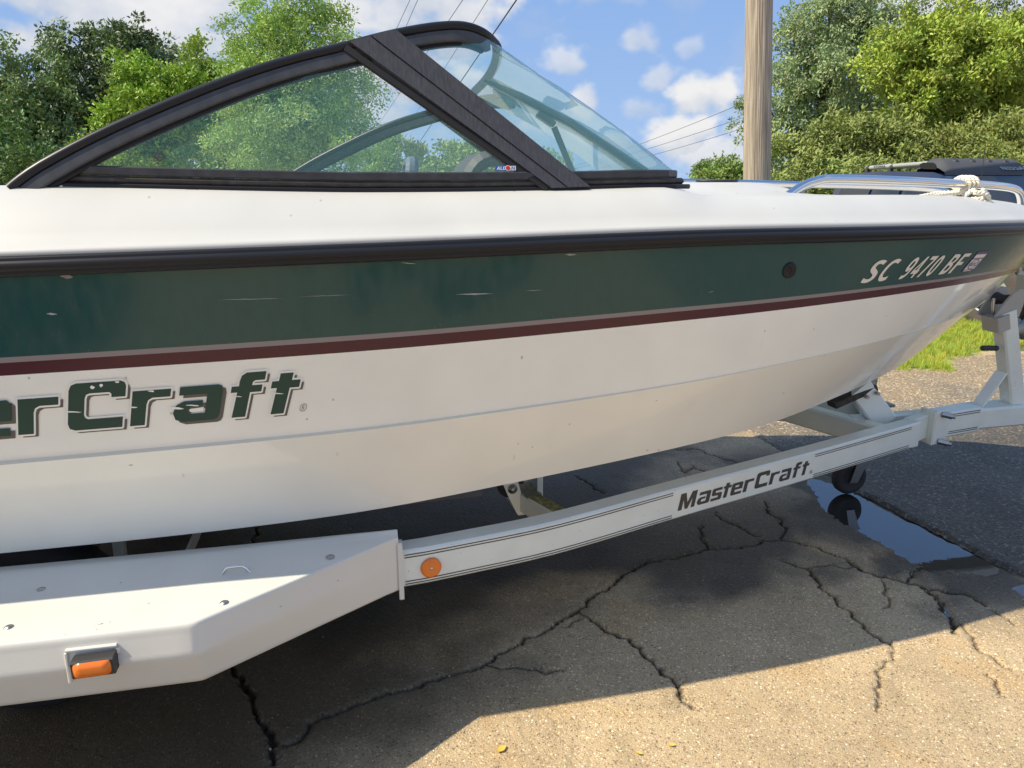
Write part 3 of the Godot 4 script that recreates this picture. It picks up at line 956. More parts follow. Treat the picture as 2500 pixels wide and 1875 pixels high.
	tree("bright_tree", "bright yellow green rounded tree behind the dark vehicle", right, 8.80, 15.5, [[-0.19, 4.46, -0.26, 0.73, 0.66, 0.58], [-1.07, 3.97, -0.08, 0.63, 0.61, 0.51], [0.58, 3.97, 0.09, 0.73, 0.66, 0.58], [-0.29, 3.8, 0.33, 0.92, 0.61, 0.74], [-1.46, 3.67, -0.09, 0.39, 0.31, 0.31], [0.97, 3.37, 0, 0.54, 0.51, 0.43], [-0.83, 3.12, 0.15, 0.63, 0.46, 0.51], [0.29, 3.25, -0.3, 0.83, 0.46, 0.66]], Color(0.34, 0.45, 0.09), 0.098, 10886, 448, 0.26, 0.12, 121, 0.0, 0.42)
	tree("cedar_tree", "dark cedar showing on both sides of the yellow green tree", right, 12.58, 21.0, [[-1.71, 5.82, -0.28, 0.79, 0.55, 0.63], [0.92, 5.82, -0.14, 1.19, 0.83, 0.95], [1.71, 4.7, 0.13, 1.05, 1.25, 0.84], [-2.77, 4.02, 0.28, 0.79, 0.97, 0.63], [-0.53, 3.08, -0.57, 2.37, 0.83, 1.9], [1.58, 3.43, 0, 1.05, 0.97, 0.84], [2.24, 5.82, 0.19, 0.79, 0.83, 0.63]], Color(0.173, 0.249, 0.097), 0.111, 9849, 416, 0.42, 0.17, 122, 0.2, 0.35)
	tree("evergreen_shrub", "olive evergreen shrub at the right, directly behind the roof rack", right, 8.56, 14.0, [[-0.79, 2.18, -0.28, 0.79, 0.51, 0.63], [0.18, 2.26, -0.11, 0.88, 0.55, 0.7], [1.05, 2.18, 0.09, 0.79, 0.74, 0.63], [-0.26, 1.69, 0.51, 1.41, 0.46, 1.12]], Color(0.234, 0.286, 0.082), 0.091, 7257, 336, 0.3, 0.1, 123, 0.15, 0.35)
	tree("evergreen_shrub", "soft green evergreen shrub between the pole and the bow rail", right, 6.13, 14.5, [[-0.55, 2.03, -0.25, 0.68, 0.48, 0.55], [0.27, 2.28, -0.09, 0.73, 0.57, 0.58], [1, 2.12, 0.08, 0.64, 0.57, 0.51], [0, 1.7, 0.43, 1.18, 0.43, 0.95]], Color(0.241, 0.308, 0.098), 0.091, 6739, 304, 0.3, 0.1, 124, 0.15, 0.35)

	# grass on the lawn
	var r := RandomNumberGenerator.new()
	r.seed = 55
	var st := maker()
	for k in 9:
		var a := r.randf() * TAU
		var base := Vector3(r.randfn() * 0.02, 0, r.randfn() * 0.02)
		var lean := Vector3(cos(a), 0, sin(a)) * r.randf_range(0.02, 0.06)
		var side := Vector3(-sin(a), 0, cos(a)) * 0.003
		var h := r.randf_range(0.055, 0.105)
		var mid := base + lean * 0.35 + Vector3(0, h * 0.6, 0)
		st.set_smooth_group(0xFFFFFFFF)
		quad(st, base - side, base + side, mid + side * 0.8, mid - side * 0.8)
		for v in [mid - side * 0.8, mid + side * 0.8, base + lean + Vector3(0, h, 0)]:
			st.add_vertex(v)
	st.generate_normals()
	var tuft := st.commit()
	var buf := PackedFloat32Array()
	var n := 0
	while n < 26000:
		var x := r.randf_range(2.6, 9.5)
		var z := -1.95 - pow(r.randf(), 1.5) * 7.0
		var h := lawn_height(x, z)
		if h < -0.025 + 0.015 * r.randf():
			continue
		var g := r.randf_range(0.8, 1.2)
		var s := r.randf_range(0.5, 1.1) * smooth(-0.03, 0.02, h)
		var b := Basis(Vector3.UP, r.randf() * TAU) * s
		var dry := 1.0 + 0.5 * float(r.randf() < 0.18)
		buf.append_array([b.x.x, b.y.x, b.z.x, x, b.x.y, b.y.y, b.z.y, h - 0.005, b.x.z, b.y.z, b.z.z, z, g * dry, g, g, 1.0])
		n += 1
	var mm := MultiMesh.new()
	mm.transform_format = MultiMesh.TRANSFORM_3D
	mm.use_colors = true
	mm.mesh = tuft
	mm.instance_count = n
	mm.buffer = buf
	var o := MultiMeshInstance3D.new()
	o.name = "grass"
	o.multimesh = mm
	o.material_override = leaf_mat(Color(0.50, 0.62, 0.125), 1.0)
	add_child(place(o))
	o.set_meta("kind", "stuff")
	tag(o, "bright green grass growing beyond the sandy asphalt edge", "grass")

# ------------------------------------------------------------------ pole, wires, building
func street() -> void:
	var o := thing("utility_pole", "weathered grey wooden utility pole leaning slightly left behind the boat", "utility pole", Vector3(2.95, -0.05, -8.85))
	var st := maker()
	var n := 28
	st.set_smooth_group(0)
	var H := 9.0
	for i in 90:
		for k in n:
			for c in [[0, 0], [0, 1], [1, 1], [0, 0], [1, 1], [1, 0]]:
				var f: float = float(i + c[0]) / 90
				var a: float = TAU * ((k + c[1]) % n) / n
				var rad := 0.158 - 0.03 * f + 0.004 * noise.get_noise_3d(cos(a) * 2.2, sin(a) * 2.2, f * 2.0) - 0.005 * maxf(0, fine.get_noise_3d(cos(a) * 5, sin(a) * 5, f * 3.0))
				st.set_uv(Vector2(float(k + c[1]) / n, f))
				st.add_vertex(Vector3(cos(a) * rad - 0.072 * f * H, f * H, sin(a) * rad))
	put("shaft", st, M.pole, o)

	var cable := func(called: String, label: String, group: String, a: Vector3, b: Vector3, r: float, sag: float) -> void:
		var p := a
		var q := b
		var pts := PackedVector3Array()
		for i in 25:
			var f := i / 24.0
			pts.append((p.lerp(q, f) - Vector3(0, sag * 4 * f * (1 - f), 0)))
		var s := maker()
		tube(s, pts, r, 6)
		tag(put(called, s, M.wire), label, "cable", group)
	cable.call("power_line", "thick black overhead cable passing behind the windshield's top corner", "", Vector3(0.69, 5.58, -14.54), Vector3(-8.15, 3.02, -57.32), 0.017, 0.0)
	cable.call("power_line", "thin overhead wire, rightmost of the four thin ones above the windshield", "thin overhead wires above the windshield", Vector3(0.04, 6.32, -17.84), Vector3(-8.51, 6.25, -63.35), 0.009, 0.0)
	cable.call("power_line", "thin overhead wire, second from the right above the windshield", "thin overhead wires above the windshield", Vector3(-0.46, 6.32, -17.84), Vector3(-11.90, 4.98, -63.02), 0.009, 0.0)
	cable.call("power_line", "thin overhead wire, third from the right, above the diagonal post's upper end", "thin overhead wires above the windshield", Vector3(-1.85, 6.93, -20.07), Vector3(-11.90, 6.98, -63.55), 0.009, 0.0)
	cable.call("power_line", "thin overhead wire, leftmost of the four, nearest the feathery tree", "thin overhead wires above the windshield", Vector3(-2.01, 6.93, -20.07), Vector3(-13.41, 5.71, -63.21), 0.009, 0.0)
	cable.call("power_line", "highest of three wires running low in the sky left of the pole", "wires left of the wooden pole", Vector3(4.72, 3.22, -83.24), Vector3(12.74, 6.06, -40.54), 0.013, 0.3)
	cable.call("power_line", "middle of three wires running low in the sky left of the pole", "wires left of the wooden pole", Vector3(4.72, 3.12, -83.22), Vector3(12.74, 5.28, -40.33), 0.013, 0.3)
	cable.call("power_line", "lowest of three wires running low in the sky left of the pole", "wires left of the wooden pole", Vector3(4.72, 2.64, -83.09), Vector3(12.74, 4.72, -40.18), 0.013, 0.3)

	var h := thing("low_building", "low pinkish building far behind the bow, left of the pole", "building", Vector3(24.5, -0.05, -68))
	st = maker()
	box(st, Vector3(0, 1.2, 0), Vector3(14, 2.4, 8), 0.05)
	put("wall", st, M.wall, h)
	st = maker()
	prism(st, PackedVector2Array([Vector2(-4.6, 2.4), Vector2(4.6, 2.4), Vector2(4.6, 2.5), Vector2(0, 3.15), Vector2(-4.6, 2.5)]), Transform3D(Basis(Vector3.UP, PI / 2), Vector3(-7.4, 0, 0)), 14.8)
	put("roof", st, M.roof, h)



# ------------------------------------------------------------------ lettering
# heavy block letters; x-height 1, capitals 1.32
const GLYPHS := {
	"M": [0, 0, 0.42, 0, 0.42, 0.8, 0.75, 0, 1.05, 0, 1.4, 0.8, 1.4, 0, 1.82, 0, 1.82, 1.32, 1.25, 1.32, 0.91, 0.5, 0.57, 1.32, 0, 1.32],
	"a": [0.13, 1.02, 1.28, 1.02, 1.4, 0.98, 1.44, 0.86, 1.44, 0.14, 1.4, 0.04, 1.3, 0, 0.32, 0, 0.1, 0.08, 0, 0.28, 0.08, 0.5, 0.3, 0.6, 0.88, 0.6, 0.88, 0.44, 0.5, 0.42, 0.42, 0.33, 0.5, 0.22, 0.98, 0.22, 0.98, 0.78, 0.13, 0.78],
	"s": [0, 0, 1.1, 0, 1.2, 0.1, 1.2, 0.5, 1.1, 0.6, 0.42, 0.62, 0.42, 0.78, 1.15, 0.78, 1.15, 1, 0.12, 1, 0, 0.9, 0, 0.52, 0.1, 0.42, 0.78, 0.38, 0.78, 0.22, 0, 0.22],
	"t": [0.15, 0, 0.57, 0, 0.6, 0.76, 0.9, 0.76, 0.9, 0.98, 0.62, 0.98, 0.63, 1.2, 0.22, 1.2, 0.21, 0.98, 0, 0.98, 0, 0.78, 0.19, 0.78],
	"e": [0.12, 1, 1.22, 1, 1.34, 0.88, 1.34, 0.42, 0.45, 0.42, 0.45, 0.28, 0.52, 0.22, 1.3, 0.22, 1.3, 0, 0.12, 0, 0, 0.12, 0, 0.69, 0.44, 0.69, 0.44, 0.62, 0.9, 0.62, 0.9, 0.78, 0.44, 0.78, 0.44, 0.7, 0, 0.7, 0, 0.88],
	"r": [0, 0, 0.44, 0, 0.44, 0.6, 0.48, 0.72, 0.6, 0.78, 1.13, 0.78, 1.13, 1.0, 0.44, 1.0, 0.43, 0.98, 0.42, 1.0, 0, 1.0],
	"C": [0.22, 0, 1.6, 0, 1.6, 0.3, 0.58, 0.3, 0.5, 0.34, 0.46, 0.42, 0.46, 0.9, 0.5, 1.0, 0.6, 1.03, 1.16, 1.03, 1.22, 0.98, 1.23, 0.88, 1.63, 0.88, 1.63, 1.18, 1.58, 1.28, 1.46, 1.33, 0.2, 1.33, 0.06, 1.28, 0, 1.14, 0, 0.2, 0.06, 0.06],
	"f": [0.15, 0, 0.58, 0, 0.6, 0.72, 0.95, 0.72, 0.95, 0.92, 0.62, 0.92, 0.64, 1.02, 0.7, 1.06, 1.0, 1.06, 1.0, 1.3, 0.4, 1.3, 0.26, 1.22, 0.22, 1.06, 0.22, 0.92, 0, 0.92, 0, 0.74, 0.2, 0.74],
}
const WORD := ["M", 0.0, "a", 2.02, "s", 3.62, "t", 4.92, "e", 5.90, "r", 7.42, "C", 8.83, "r", 10.66, "a", 11.92, "f", 13.62, "t", 14.86]

func glyph(letter: String) -> PackedVector2Array:
	var out := PackedVector2Array()
	var g: Array = GLYPHS[letter]
	for i in range(0, g.size(), 2):
		out.append(Vector2(g[i], g[i + 1]))
	return out

func fill(st: SurfaceTool, poly: PackedVector2Array, to: Callable) -> void:
	st.set_smooth_group(0xFFFFFFFF)
	var ids := Geometry2D.triangulate_polygon(poly)
	for k in ids:
		st.add_vertex(to.call(poly[k].x, poly[k].y))

func ring(st: SurfaceTool, c: Vector2, r0: float, r1: float, to: Callable) -> void:
	st.set_smooth_group(0xFFFFFFFF)
	for i in 24:
		var a := Vector2.from_angle(TAU * i / 24)
		var b := Vector2.from_angle(TAU * (i + 1) / 24)
		var p := []
		for q in [c + a * r0, c + b * r0, c + b * r1, c + a * r1]:
			p.append(to.call(q.x, q.y))
		quad(st, p[0], p[1], p[2], p[3])

# text set in a font, bent onto a surface; size is the height of a capital
func lettering(st: SurfaceTool, text: String, size: float, to: Callable, wide := 1.0, bold := true, centred := false) -> float:
	var f := SystemFont.new()
	f.font_names = PackedStringArray(["Droid Sans"])
	f.font_weight = 700 if bold else 400
	var t := TextMesh.new()
	t.text = text
	t.font = f
	t.font_size = 64
	t.pixel_size = size / 46.0
	t.depth = 0.0
	t.curve_step = 2.0
	t.horizontal_alignment = HORIZONTAL_ALIGNMENT_LEFT
	t.vertical_alignment = VERTICAL_ALIGNMENT_BOTTOM
	var arr := t.get_mesh_arrays()
	var v: PackedVector3Array = arr[Mesh.ARRAY_VERTEX]
	var ix: PackedInt32Array = arr[Mesh.ARRAY_INDEX] if arr[Mesh.ARRAY_INDEX] != null else PackedInt32Array(range(v.size()))
	var lo := Vector2(1e9, 1e9)
	var hi := Vector2(-1e9, -1e9)
	for p in v:
		lo = lo.min(Vector2(p.x, p.y))
		hi = hi.max(Vector2(p.x, p.y))
	var k := size / maxf(hi.y - lo.y, 0.0001)
	var shift := (hi.x - lo.x) * k * wide * 0.5 if centred else 0.0
	st.set_smooth_group(0xFFFFFFFF)
	for i in ix:
		st.add_vertex(to.call((v[i].x - lo.x) * k * wide - shift, (v[i].y - lo.y) * k))
	return (hi.x - lo.x) * k * wide

# ------------------------------------------------------------------ trailer
func beam_face(a: float) -> float:
	return hermite([-2.5, -0.2, 0.09, 0.28, 0.59, 1.09, 1.80, 2.49], [0.975, 0.975, 0.967, 0.935, 0.866, 0.694, 0.455, 0.21], a)

func trailer() -> void:
	var o := place(thing("boat_trailer", "pale grey green boat trailer with a white step fender carrying the boat", "boat trailer"))
	for s in [1.0, -1.0]:
		var st := maker()
		var path := PackedVector3Array()
		for i in 61:
			var a := -2.5 + 4.99 * i / 60.0
			var m := (beam_face(a + 0.02) - beam_face(a - 0.02)) / 0.04
			path.append(Vector3(a, 0.42, s * (beam_face(a) - 0.0375 * sqrt(1.0 + m * m))))
		sweep(st, path, rect(0.075, 0.12, 0.007))
		put("side_beam", st, M.frame, o)
	# tongue with the folding hinge
	var st := maker()
	beam(st, Vector3(2.70, 0.42, 0.075), Vector3(2.93, 0.43, 0.05), 0.10, 0.125, Vector3.UP, 0.008)
	beam(st, Vector3(2.92, 0.43, 0.035), Vector3(4.3, 0.44, 0.02), 0.13, 0.105, Vector3.UP, 0.01)
	put("tongue", st, M.frame, o)
	st = maker()
	beam(st, Vector3(2.48, 0.42, 0.155), Vector3(2.70, 0.42, 0.055), 0.05, 0.12, Vector3.UP, 0.004)
	beam(st, Vector3(2.47, 0.42, 0.188), Vector3(2.505, 0.42, 0.176), 0.05, 0.124, Vector3.UP, 0.003)
	put("hinge_arm", st, M.frame, o)
	st = maker()
	beam(st, Vector3(2.635, 0.42, 0.145), Vector3(2.735, 0.42, 0.115), 0.012, 0.165, Vector3.UP, 0.003)
	beam(st, Vector3(2.637, 0.42, 0.148), Vector3(2.632, 0.42, 0.06), 0.012, 0.165, Vector3.UP, 0.003)
	put("hinge_plate", st, M.frame, o)
	for h in [0.487, 0.353]:
		st = maker()
		var d := Vector3(0.62, -0.10, 0.55).normalized()
		var at := Vector3(2.675, h, 0.140)
		lathe(st, [[0, 0], [0.0145, 0], [0.0145, 0.042], [0.0125, 0.044], [0.0095, 0.046], [0.0095, 0.056], [0.0, 0.058]], Transform3D(Basis(d.cross(Vector3.UP).normalized(), d, d.cross(d.cross(Vector3.UP).normalized())), at), 6, false)
		put("hinge_bolt", st, M.steel, o)
	# front cross member, centre tube, keel support
	st = maker()
	beam(st, Vector3(2.34, 0.415, 0.22), Vector3(2.13, 0.415, -0.30), 0.075, 0.105, Vector3.UP, 0.009)
	put("cross_member", st, M.frame, o)
	st = maker()
	beam(st, Vector3(2.27, 0.42, 0.03), Vector3(2.95, 0.42, 0.02), 0.06, 0.10, Vector3.UP, 0.008)
	put("centre_tube", st, M.frame, o)
	st = maker()
	beam(st, Vector3(2.42, 0.44, 0.075), Vector3(2.29, 0.61, 0.03), 0.055, 0.115, Vector3(0.8, 0.6, 0), 0.007)
	put("keel_post", st, M.frame, o)
	st = maker()
	beam(st, Vector3(2.16, 0.535, 0.03), Vector3(2.37, 0.610, 0.03), 0.07, 0.03, Vector3.UP, 0.004)
	put("keel_pad", st, M.seal, o)
	for p in [Vector3(2.355, 0.592, 0.075), Vector3(2.30, 0.578, 0.075)]:
		st = maker()
		lathe(st, [[0, 0.02], [0.009, 0.02], [0.009, 0.0]], Transform3D(Basis(Vector3.RIGHT, PI / 2), p), 6, false)
		put("bolt", st, M.steel, o)
	# middle cross member with guide roller
	st = maker()
	beam(st, Vector3(0.583, 0.386, 0.485), Vector3(0.70, 0.386, 0.765), 0.062, 0.075, Vector3.UP, 0.006)
	beam(st, Vector3(0.58, 0.36, 0.48), Vector3(0.52, 0.36, -0.79), 0.062, 0.06, Vector3.UP, 0.006)
	var cm := put("cross_member", st, M.frame, o)
	st = maker()
	beam(st, Vector3(0.592, 0.4252, 0.505), Vector3(0.70, 0.4252, 0.765), 0.050, 0.003, Vector3.UP, 0.0008)
	put("mossy_top", st, M.mossy, cm)
	st = maker()
	sweep(st, curve([Vector3(0.605, 0.424, 0.54), Vector3(0.590, 0.432, 0.505), Vector3(0.578, 0.455, 0.475), Vector3(0.572, 0.50, 0.455)], 5), rect(0.056, 0.007, 0.002), Vector3(0, 0.8, 0.6))
	put("guide_hoop", st, M.galvanised, o)
	st = maker()
	prism(st, PackedVector2Array([Vector2(0.485, 0.485), Vector2(0.545, 0.485), Vector2(0.558, 0.434), Vector2(0.561, 0.345), Vector2(0.547, 0.341), Vector2(0.513, 0.414)]), Transform3D(Basis.IDENTITY, Vector3(0, 0, 0.490)), 0.010)
	put("roller_bracket", st, M.frame, o)
	st = maker()
	lathe(st, [[0, -0.03], [0.046, -0.03], [0.052, -0.02], [0.052, 0.02], [0.046, 0.03], [0, 0.03]], Transform3D(Basis(Vector3.RIGHT, PI / 2), Vector3(0.527, 0.452, 0.450)))
	put("guide_roller", st, M.tyre, o)
	st = maker()
	lathe(st, [[0, 0.012], [0.009, 0.012], [0.010, 0.007], [0.0175, 0.005], [0.0185, 0.0]], Transform3D(Basis(Vector3.RIGHT, PI / 2), Vector3(0.527, 0.447, 0.500)), 18)
	put("roller_bolt", st, M.steel, o)
	st = maker()
	beam(st, Vector3(0.627, 0.31, 0.515), Vector3(0.627, 0.50, 0.515), 0.020, 0.006, Vector3.BACK, 0.002)
	beam(st, Vector3(0.636, 0.31, 0.505), Vector3(0.636, 0.50, 0.505), 0.005, 0.024, Vector3.BACK, 0.001)
	put("upright", st, M.frame, o)
	st = maker()
	for k in 3:
		tube(st, PackedVector3Array([Vector3(0.59 + k * 0.008, 0.50, 0.46), Vector3(0.592 + k * 0.007, 0.452 - k % 2 * 0.006, 0.46)]), 0.004, 6)
	put("bolt", st, M.steel, o)
	# wheels, arch and supports below the fender
	for s in [1.0, -1.0]:
		var x := Transform3D(Basis(Vector3.RIGHT, PI / 2), Vector3(-1.00, 0.27, s * 0.76))
		st = maker()
		lathe(st, [[0.16, -0.07], [0.22, -0.08], [0.255, -0.07], [0.27, -0.05], [0.27, 0.05], [0.255, 0.07], [0.22, 0.08], [0.16, 0.07]], x, 40)
		var w := put("wheel", st, M.tyre, o)
		st = maker()
		lathe(st, [[0.165, -0.07], [0.14, -0.04], [0.05, -0.03], [0, -0.03], [0, 0.03], [0.05, 0.03], [0.14, 0.04], [0.165, 0.07]], x, 30)
		put("rim", st, M.frame, w)
		st = maker()
		sweep(st, curve([Vector3(-0.535, 0.47, s * 0.76), Vector3(-0.548, 0.41, s * 0.76), Vector3(-0.585, 0.36, s * 0.76), Vector3(-0.65, 0.325, s * 0.76), Vector3(-0.74, 0.315, s * 0.76)], 5), rect(0.34, 0.010, 0.003), Vector3(0.7, 0.7, 0))
		put("wheel_arch", st, M.frame, o)
	st = maker()
	beam(st, Vector3(-1.0, 0.27, -0.85), Vector3(-1.0, 0.27, 0.85), 0.06, 0.06)
	put("axle", st, M.tyre, o)
	st = maker()
	beam(st, Vector3(-0.76, 0.31, 0.68), Vector3(-0.765, 0.50, 0.66), 0.036, 0.03, Vector3.RIGHT, 0.003)
	put("upright", st, M.frame, o)
	st = maker()
	beam(st, Vector3(-1.30, 0.30, 0.9), Vector3(-1.30, 0.30, -0.9), 0.075, 0.075)
	put("cross_member", st, M.mossy, o)
	# bunks
	for s in [1.0, -1.0]:
		st = maker()
		beam(st, Vector3(-2.4, 0.44, s * 0.55), Vector3(0.4, 0.475, s * 0.5), 0.14, 0.04)
		put("bunk", st, M.carpet, o)
	fender(o, 1.0)
	fender(o, -1.0)
	# winch stand
	st = maker()
	beam(st, Vector3(3.19, 0.46, 0.03), Vector3(3.035, 0.95, 0.03), 0.075, 0.085, Vector3(1, 0.3, 0), 0.008)
	put("winch_post", st, M.frame, o)
	st = maker()
	beam(st, Vector3(2.975, 0.475, 0.03), Vector3(3.085, 0.645, 0.03), 0.065, 0.012, Vector3(-0.8, 0.5, 0), 0.002)
	put("winch_brace", st, M.frame, o)
	st = maker()
	prism(st, PackedVector2Array([Vector2(2.958, 0.925), Vector2(3.02, 0.90), Vector2(3.095, 0.925), Vector2(3.12, 1.05), Vector2(3.075, 1.056), Vector2(3.035, 1.03), Vector2(2.985, 0.97)]), Transform3D(Basis.IDENTITY, Vector3(0, 0, 0.05)), 0.012)
	prism(st, PackedVector2Array([Vector2(2.958, 0.925), Vector2(3.02, 0.90), Vector2(3.095, 0.925), Vector2(3.12, 1.05), Vector2(3.075, 1.056), Vector2(3.035, 1.03), Vector2(2.985, 0.97)]), Transform3D(Basis.IDENTITY, Vector3(0, 0, -0.05)), 0.012)
	beam(st, Vector3(3.01, 0.86, 0.03), Vector3(2.99, 0.93, 0.03), 0.10, 0.07, Vector3.RIGHT, 0.004)
	put("bow_bracket", st, M.bracket, o)
	st = maker()
	lathe(st, [[0, -0.04], [0.03, -0.04], [0.022, 0], [0.03, 0.04], [0, 0.04]], Transform3D(Basis(Vector3.RIGHT, PI / 2), Vector3(3.045, 1.00, 0.005)))
	put("bow_roller", st, M.tyre, o)
	st = maker()
	tube(st, curve([Vector3(2.965, 1.01, 0.03), Vector3(2.972, 0.955, 0.03), Vector3(2.988, 0.935, 0.03), Vector3(3.02, 0.94, 0.03)], 5), 0.008)
	put("bow_hook", st, M.steel, o)
	st = maker()
	var grip := []
	for i in 13:
		grip.append([0.011 + 0.003 * absf(sin(i * PI / 3.0)), i * 0.0075])
	grip = [[0, 0]] + grip + [[0, 0.09]]
	lathe(st, grip, Transform3D(Basis(Vector3.FORWARD, -PI / 2 + 0.06) * Basis.IDENTITY, Vector3(3.035, 0.765, 0.03)).rotated_local(Vector3.UP, 0), 14)
	put("winch_handle", st, M.lamp_black, o)
	st = maker()
	lathe(st, [[0, -0.035], [0.05, -0.035], [0.05, -0.03], [0.02, -0.03], [0.02, 0.03], [0.05, 0.03], [0.05, 0.035], [0, 0.035]], Transform3D(Basis(Vector3.RIGHT, PI / 2), Vector3(3.14, 0.86, 0.03)))
	put("winch_drum", st, M.galvanised, o)
	# jack on a caster
	st = maker()
	tube(st, PackedVector3Array([Vector3(2.455, 0.14, -0.12), Vector3(2.47, 0.50, -0.12), Vector3(2.488, 0.92, -0.12)]), 0.03, 20)
	put("jack_tube", st, M.galvanised, o)
	st = maker()
	box(st, Vector3(2.50, 0.475, -0.12), Vector3(0.17, 0.012, 0.12), 0.003)
	box(st, Vector3(2.475, 0.487, -0.12), Vector3(0.10, 0.012, 0.10), 0.003)
	put("jack_flange", st, M.galvanised, o)
	st = maker()
	for s in [1.0, -1.0]:
		prism(st, PackedVector2Array([Vector2(2.43, 0.18), Vector2(2.49, 0.18), Vector2(2.445, 0.07), Vector2(2.40, 0.07)]), Transform3D(Basis.IDENTITY, Vector3(0, 0, -0.12 + s * 0.034)), 0.005)
	box(st, Vector3(2.46, 0.18, -0.12), Vector3(0.07, 0.01, 0.075), 0.002)
	put("caster_fork", st, M.steel, o)
	st = maker()
	lathe(st, [[0, -0.022], [0.05, -0.022], [0.055, -0.028], [0.08, -0.027], [0.088, -0.015], [0.088, 0.015], [0.08, 0.027], [0.055, 0.028], [0.05, 0.022], [0, 0.022]], Transform3D(Basis(Vector3.RIGHT, PI / 2), Vector3(2.418, 0.09, -0.12)), 32)
	put("caster_wheel", st, M.tyre, o)
	# pinstripes and lettering on the near beam
	var stripe := func(a0: float, a1: float, h: float) -> void:
		var s := maker()
		var path := PackedVector3Array()
		for i in 17:
			var a := lerpf(a0, a1, i / 16.0)
			path.append(Vector3(a, h, beam_face(a) + 0.0006))
		sweep(s, path, rect(0.0012, 0.0032, 0.0003))
		put("pinstripe", s, M.pin, o)
	for r in [[0.10, 1.07], [1.80, 2.44]]:
		for h in [0.4665, 0.4580, 0.3795, 0.3710]:
			stripe.call(r[0], r[1], h)
	for h in [0.474, 0.464, 0.388, 0.379]:
		st = maker()
		beam(st, Vector3(2.745, h, 0.1215), Vector3(2.925, h + 0.006, 0.1025), 0.0012, 0.0034, Vector3.UP, 0.0003)
		put("pinstripe", st, M.pin, o)
	var p0 := Vector3(1.095, 0, beam_face(1.095))
	var p1 := Vector3(1.775, 0, beam_face(1.775))
	var dir := (p1 - p0) / 15.8
	for i in range(0, WORD.size(), 2):
		st = maker()
		fill(st, glyph(WORD[i]), func(x: float, y: float) -> Vector3: return at_face(1.095 + 0.68 * (WORD[i + 1] + x + 0.24 * y) / 16.1, 0.391 + 0.0475 * y, 0.0011))
		put("letter", st, M.pin, o)
	st = maker()
	var reg := func(x: float, y: float) -> Vector3: return at_face(1.785 + x, 0.395 + y, 0.0011)
	ring(st, Vector2.ZERO, 0.0068, 0.0082, reg)
	lettering(st, "R", 0.008, func(x: float, y: float) -> Vector3: return reg.call(x, y - 0.004), 1.0, true, true)
	put("registered_mark", st, M.pin, o)
	# round amber reflector
	var fa := 0.178
	var nn := Vector3(0.16, 0, 1).normalized()
	var rb := Basis(nn.cross(Vector3.UP).normalized(), nn, nn.cross(nn.cross(Vector3.UP).normalized()))
	st = maker()
	lathe(st, [[0, 0.009], [0.026, 0.009], [0.0305, 0.0075], [0.032, 0.004], [0.032, 0.0]], Transform3D(rb, Vector3(fa, 0.413, beam_face(fa))), 40)
	var ref := put("reflector", st, M.amber, o)
	st = maker()
	lathe(st, [[0, 0.0125], [0.0035, 0.012], [0.0045, 0.0085]], Transform3D(rb, Vector3(fa, 0.413, beam_face(fa))), 16)
	put("rivet", st, M.chrome, ref)

func at_face(a: float, h: float, off: float) -> Vector3:
	return Vector3(a, h, beam_face(a) + off)

